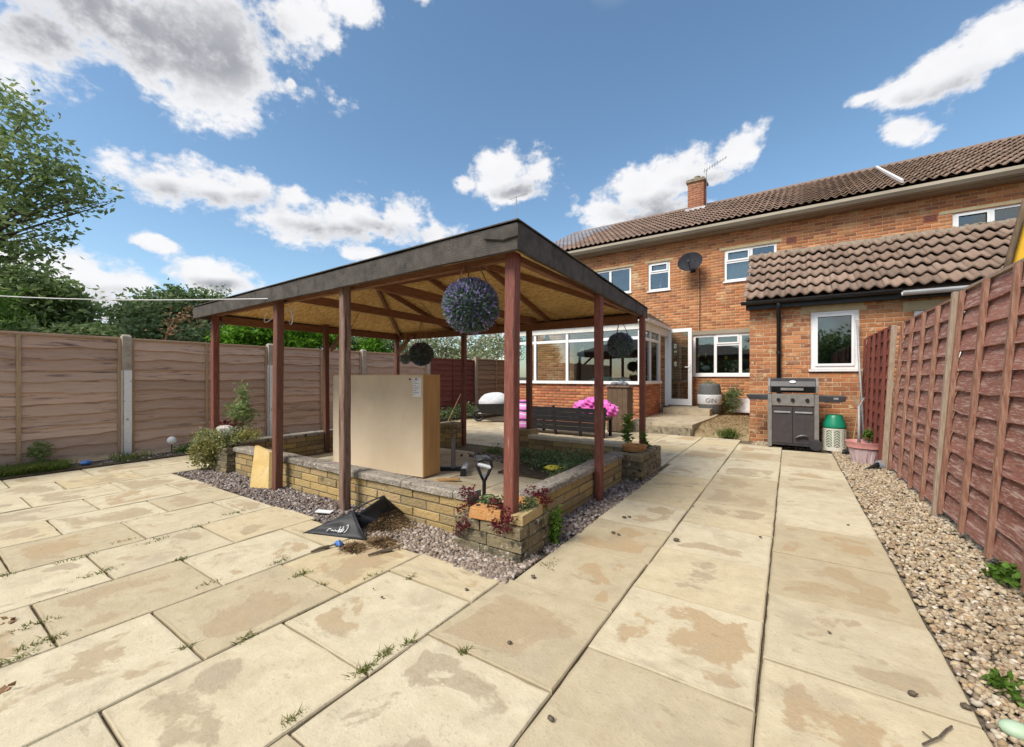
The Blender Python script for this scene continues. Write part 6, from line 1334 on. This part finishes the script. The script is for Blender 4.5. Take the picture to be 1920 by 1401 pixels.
sh = MB(); cyl_patch(sh, 0, 6.2832, .03, .03, .06, r_ + .002, 36); cyl_patch(sh, 0, 6.2832, .352, .352, .03, r_ + .002, 36)
for k in range(9):
    a = k * 2 * math.pi / 9 - .35
    for s_ in (-1, 1):
        for j in range(8): 
            z = .045 + j * .042
            if z < .31: cyl_patch(sh, a, a + s_ * .36, z, z + .055, .020, r_ + .002, 3)
    for i in range(1): sh.add([((r_ + q_) * math.cos(a + d), (r_ + q_) * math.sin(a + d), z) for z in (.05, .345) for q_ in (-.005, .003) for d in (-.06, .06)], [(0, 1, 5, 4), (2, 6, 7, 3), (0, 4, 6, 2), (1, 3, 7, 5)])
sh.build("shroud", m_cream_pl, GB, local=True)
# pink pot with spade
px_, py_ = .885, 7.55
PP = thing("plant_pot", "faded pink fluted plastic pot on the gravel near the corner of the red fence", "plant pot", (px_, py_, 0))
V = []; n = 48; rings = [(.145, .0), (.195, .20), (.20, .205), (.215, .21), (.225, .285), (.23, .29), (.215, .29), (.205, .22)]
for (r0_, z) in rings:
    for k in range(n):
        a = 2 * math.pi * k / n; fl = (.010 * (1 if (k // 2) % 2 else -1) if z < .2 else 0); V.append(((r0_ + fl) * math.cos(a), (r0_ + fl) * math.sin(a), z))
F = [(i * n + k, i * n + (k + 1) % n, (i + 1) * n + (k + 1) % n, (i + 1) * n + k) for i in range(len(rings) - 1) for k in range(n)] + [tuple(range(n))[::-1]]
MB().add(V[:3 * n], [f for f in F if max(f) < 3 * n]).build("fluted_body", m_pink_fl, PP, local=True)
MB().add(V[3 * n:], [tuple(i - 3 * n for i in f) for f in F if min(f) >= 3 * n]).build("rim", m_pink_pl, PP, local=True, smooth=True)
MB().lathe([(.0, .20), (.20, .20), (.20, .215), (0, .225)], (0, 0, 0), 24).build("soil", m_soil, PP, local=True)
sp = thing("spade", "grey metal spade with Y-shaped handle standing in the pink pot", "spade", (px_ - .07, py_ + .03, .20))
zt_ = ony(1612, 746, py_ + .03)[2] - .20
MB().tube([(0, 0, -.05), (0, 0, .2), (.0, 0, zt_ - .12)], [.02, .017, .015], 8).build("shaft", m_metal, sp, local=True, smooth=True)
MB().tube([(0, 0, zt_ - .13), (-.055, .0, zt_), (.055, 0, zt_), (0, 0, zt_ - .13)], .011, 8).build("handle", m_metal, sp, local=True)
plantobj("seedling", "small green plant growing in the pink pot", "plant", [(px_ + .05, py_ + .12, .36, .05, .05, .07)], 22, 7, .025, .05, m_leaf_w, 63, z=.20)
a, b = Vector(ony(1607, 600, 8.9)), Vector(ony(1621, 840, 8.55)); b.z = .0
t = thing("pole", "long grey metal pole leaning on the wall beside the small window", "pole", tuple(b)); MB().tube([b, a.lerp(b, .5), a], .017, 8).build("tube", m_metal, t, smooth=True); MB().tube([b, b + (a - b) * .12], .021, 8).build("grip", m_greymetal, t)
a, b = Vector(ony(1618, 690, 8.85)), Vector(ony(1596, 828, 8.3)); b.z = 0
t = thing("cane", "thin wooden cane leaning between gas bottle and spade", "cane", tuple(b)); MB().tube([b, a.lerp(b, .5) + Vector((.01, 0, 0)), a], .007, 6).build("stem", m_rope, t)
p = onz(1654, 880); t = thing("garden_ornament", "grey rounded ornament with a dark pointed spike lying on the gravel", "ornament", (p[0], p[1], 0))
MB().blob((0, 0, .055), (.08, .07, .06), 14, .04, 3).build("body", m_grey_rub, t, local=True, smooth=True)
MB().tube([(-.04, -.03, .06), (-.12, -.10, .03), (-.19, -.17, .012)], [.035, .018, .006], 8).build("spike", m_black_pl, t, local=True, smooth=True)
o = MB().blob((0, 0, .04), (.05, .045, .045), 10, .15, 8).build("black_pot", m_black_pl, at0=(.72, 8.15, 0)); tag(o, "small dark round pot between the gas bottle and the pink pot", "pot")
# yellow canopy beyond the fence
t = thing("garden_canopy", "yellow canvas canopy with brown edge rising beyond the fence at the right edge", "canopy", (1.75, 4.4, 0))
q0, q1, q2 = ony(1882, 505, 4.9), ony(1900, 470, 4.9), ony(1922, 395, 4.9)
e = [Vector(ony(a, b, 4.9)) for a, b in ((1882, 520), (1890, 490), (1898, 460), (1908, 425), (1922, 375))]
V = []; 
for i, p in enumerate(e):
    V += [p, p + Vector((.16, 0, -.03)), p + Vector((.9, .3, -.02 + .10 * i)), p + Vector((2.0, .4, .1 + .1 * i))]
F = [(i * 4 + k, i * 4 + k + 1, (i + 1) * 4 + k + 1, (i + 1) * 4 + k) for i in range(4) for k in range(3)]
o = MB().add(V, F).build("canvas", m_canopy, t, smooth=True); o.modifiers.new("solid", 'SOLIDIFY').thickness = .01
MB().tube([p + Vector((-.0, -.02, 0)) for p in e], .022, 6).build("edge_trim", m_darkwood, t, smooth=True)
MB().tube([(e[0].x + .08, e[0].y + .03, 0), (e[0].x + .08, e[0].y + .03, e[0].z + .02)], .025, 8).build("pole", m_darkwood, t)

# ---------------------------------------------------------------- things by the house
t = thing("barrel_planter", "grey barrel planter with a white band lettered GIN under the kitchen window", "planter", (-1.72, 11.85, .20))
pf = [(.21, 0), (.25, .10), (.275, .26), (.28, .42), (.27, .58), (.245, .74), (.235, .80), (.21, .80), (.20, .74)]
MB().lathe([(r0_ * 1.02, z) for r0_, z in pf], (0, 0, 0), 28).build("barrel", m_barrel, t, local=True, smooth=True)
MB().lathe([(.281, .27), (.2895, .29), (.2905, .40), (.2895, .50), (.281, .52)], (0, 0, 0), 28).build("band", m_grey_pl, t, local=True, smooth=True)
fc = D.curves.new("txt", 'FONT'); fc.body = "GIN"; fc.size = .15; fc.align_x = 'CENTER'; fo = D.objects.new("txt", fc); COL.objects.link(fo)
bpy.context.view_layer.update(); me = D.meshes.new_from_object(fo.evaluated_get(bpy.context.evaluated_depsgraph_get())); D.objects.remove(fo)
fa = math.atan2(-11.85, 1.72)
for v in me.vertices:
    a = fa + .12 + v.co.x / .29; z = v.co.y; v.co = (.2935 * math.cos(a), .2935 * math.sin(a), .325 + z)
me.materials.append(m_ink); obj("lettering", me, None, t, (0, 0, 0), local=True)
plantobj("barrel_plant", "wilted leaves in the grey barrel planter", "plant", [(-1.70, 11.8, 1.0, .16, .14, .03)], 26, 8, .03, .06, m_leaf_p, 71, z=1.0)
plantobj("climber", "dark bushy plant behind the barrel planter against the house wall", "plant", [(-1.30, 12.1, .55, .22, .12, .33), (-1.15, 12.15, .75, .16, .08, .16)], 120, 10, .05, .06, m_leaf_d, 72, z=.18)
xw, zw = fac(1387, 760, .1); t = thing("meter_box", "white square panel on the house wall at ground level left of the extension", "panel", tuple(HO.matrix_basis @ Vector((xw, -.1, zw))), HROT)
MB().box(-.21, 0, -.19, .30, .08, .18).build("box", m_white, t, local=True, bevel=.008); MB().box(-.17, -.006, -.15, .26, -.001, .14).build("cover", m_upvc, t, local=True, bevel=.004)
# wooden cupboard
t = thing("wooden_cupboard", "old brown wooden cupboard in front of the conservatory right of the black bench", "cupboard", (-3.02, 8.55, 0))
for i in range(4): MB().box(-.22 + i * .11, 0, .03, -.115 + i * .11, .02, .96).build("board", m_darkwood, t, local=True)
MB().box(-.22, .021, 0, .22, .36, .95).build("carcass", m_darkwood, t, local=True); MB().box(-.25, -.03, .962, .25, .4, .995).build("top", m_greywood, t, local=True)
for i, (x, rr_) in enumerate(((-.1, .06), (.06, .08), (.15, .05))): MB().blob((x, .1, .995 + rr_ * .6), (rr_ * 1.3, rr_, rr_ * .7), 9, .25, i).build("clutter", m_grey_rub, t, local=True, smooth=True)
# bench
b0 = onz(1016, 815); BN = thing("bench", "black slatted bench seen from behind beyond the back garden wall", "bench", (-3.75, 7.62, 0)); Lb = .80
for i in range(5): MB().prism([(-Lb - .03 * i * .6, -.02 - .012 * i, .10 + i * .095), (Lb + .03 * i * .6, -.02 - .012 * i, .10 + i * .095), (Lb + .03 * i * .6, -.03 - .012 * i, .188 + i * .095), (-Lb - .03 * i * .6, -.03 - .012 * i, .188 + i * .095)], (0, .018, 0)).build("slat", m_bench, BN, local=True)
for x in (-Lb + .02, -.25, .3, Lb - .02): MB().beam((x, .03, 0), (x * 1.06, -.05, .60), .045, .04, up=(0, 1, 0)).build("rear_leg", m_bench, BN, local=True)
MB().box(-Lb, .02, .33, Lb, .48, .37).build("seat", m_bench, BN, local=True)
for x in (-Lb + .04, Lb - .04): MB().box(x - .025, .42, 0, x + .025, .47, .33).build("front_leg", m_bench, BN, local=True)
t = thing("cushions", "bright magenta cushions piled on the black bench", "cushions", (-3.28, 7.80, .37))
for i, (x, z, r0_) in enumerate(((-.15, .17, .15), (.17, .18, .16), (.0, .27, .11), (.31, .14, .12), (.05, .12, .13))):
    V = []; sg, rg_ = 40, 22
    for a_ in range(rg_ + 1):
        ph = math.pi * a_ / rg_
        for b_ in range(sg):
            th = 2 * math.pi * b_ / sg; f = 1 + .16 * math.sin(5 * th + 3 * ph + i) * math.sin(ph) + .13 * math.sin(9 * ph - 4 * th + 2 * i) * math.sin(ph) + .06 * math.sin(13 * th + 11 * ph)
            V.append((x + r0_ * f * math.sin(ph) * math.cos(th), .05 * (i % 2) + .11 * f * math.sin(ph) * math.sin(th), z + r0_ * .9 * f * math.cos(ph)))
    V = [((a_ * 1.2 - .0), b_ * 1.1, c_ * 1.1) for a_, b_, c_ in V]
    MB().add(V, [(q * sg + k, (q + 1) * sg + k, (q + 1) * sg + (k + 1) % sg, q * sg + (k + 1) % sg) for q in range(rg_) for k in range(sg)]).build("cushion", m_pinkcloth, t, local=True, smooth=True)
p = onz(985, 803); t = thing("beanbag", "pink, white and black striped beanbag left of the black bench", "beanbag", (-4.85, 7.75, 0))
MB().lathe([(.30, 0), (.33, .10), (.32, .28), (.27, .46), (.18, .60), (.07, .67), (0, .68)], (0, 0, 0), 22, 1, .8).build("bag", m_stripe, t, local=True, smooth=True)
o = MB().blob((0, 0, .10), (.10, .09, .10), 12, .15, 2).build("red_toy", mat("crimson_cloth", [(.38, .03, .10), (.5, .06, .15)], 6, bump=.3), at0=(-5.3, 8.1, 0), smooth=True); tag(o, "small crimson bundle between the wheelbarrow and the striped beanbag", "toy")
# wheelbarrow
t = thing("wheelbarrow", "dark wheelbarrow heaped with a pale grey sheet near the far fence", "wheelbarrow", (-6.35, 8.9, 0)); t.rotation_euler = (0, 0, R(25))
MB().add([(-.40, -.25, .24), (.22, -.25, .20), (.22, .25, .20), (-.40, .25, .24), (-.52, -.33, .48), (.40, -.33, .50), (.40, .33, .50), (-.52, .33, .48)], [(0, 3, 2, 1), (0, 1, 5, 4), (1, 2, 6, 5), (2, 3, 7, 6), (3, 0, 4, 7)]).build("tray", m_black_pl, t, local=True)
MB().blob((-.06, 0, .50), (.44, .31, .27), 16, .07, 5).build("sheet", m_whitecloth, t, local=True, smooth=True)
for s_ in (-1, 1):
    MB().tube([(-.5, s_ * .10, .22), (.3, s_ * .24, .26), (.75, s_ * .26, .52)], .016, 6).build("handle", m_metal, t, local=True); MB().tube([(.2, s_ * .22, .24), (.28, s_ * .25, .0), (.34, s_ * .25, 0), (.42, s_ * .25, .32)], .014, 6).build("leg", m_metal, t, local=True)
w = MB().tube([(.13 * math.cos(a), 0, .13 * math.sin(a)) for a in np.linspace(0, 6.283, 17)], .035, 8).lathe([(.03, -.04), (.03, .04)], (0, 0, 0), 8).build("wheel", m_black_pl, t, local=True); w.location = (-.52, 0, .165)
plantobj("shrub", "low scrubby weeds along the foot of the dark red fence", "weeds", [(-7.6, 9.0, .22, .25, .7, .2), (-7.7, 8.2, .16, .2, .5, .15)], 130, 10, .07, .07, m_leaf_d, 73)
a, b = Vector(onx(868, 730, -7.9)), Vector(onx(838, 792, -7.2)); b.z = 0; t = thing("cane", "thin pale cane leaning against the dark red fence", "cane", tuple(b)); MB().tube([b, a], .01, 6).build("stem", m_rope, t)
t = thing("stake", "pale stick poking out beside the wooden cupboard", "stick", (-2.75, 8.3, .1)); MB().tube([(-.12, 0, .10), (.22, .05, .26)], .014, 6).build("wood", m_rope, t, local=True)
for i, (x, y, r0_) in enumerate(((-2.3, 5.9, .09), (-2.05, 5.75, .07), (-1.95, 5.95, .10), (-2.5, 5.75, .06))):
    o = MB().blob((0, 0, r0_ * .5), (r0_ * 1.2, r0_, r0_ * .7), 9, .2, i).build("rock", m_rock, at0=(x, y, 0)); tag(o, ("pale rock behind the back wall, left of the others'", "largest pale rock behind the back wall, nearest the far post", "pale rock behind the back wall beside the tall thin plant", "smallest pale rock behind the back wall under the bench end")[(0, 2, 1, 3)[i]].replace("'", ""), "rock", "pale rocks behind the back wall")

# ---------------------------------------------------------------- far end of the garden behind the viewer (seen in the window panes)
for i, (x, y, h, m, lab) in enumerate(((-6.5, -9.5, 3.6, m_leaf, "broad garden tree at the far end of the garden, left, mirrored in the panes"), (-2.0, -10.5, 4.2, m_leaf_d, "dark garden tree at the far end of the garden, centre, mirrored in the panes"),
                                  (2.6, -9.8, 3.8, m_leaf, "garden tree at the far end of the garden, right, mirrored in the panes"), (7.0, -11, 4.4, m_leaf_d, "neighbouring dark tree beyond the far right end of the garden"))):
    tree("garden_tree", lab, (x, y, 0), h * .35, [(0, 0, h * .62, h * .55, h * .5, h * .4), (h * .3, .2, h * .45, h * .4, h * .4, h * .35), (-h * .3, 0, h * .4, h * .4, h * .4, h * .35)], 420, 12, .22, .26, m, 90 + i, .16, shell=.3)
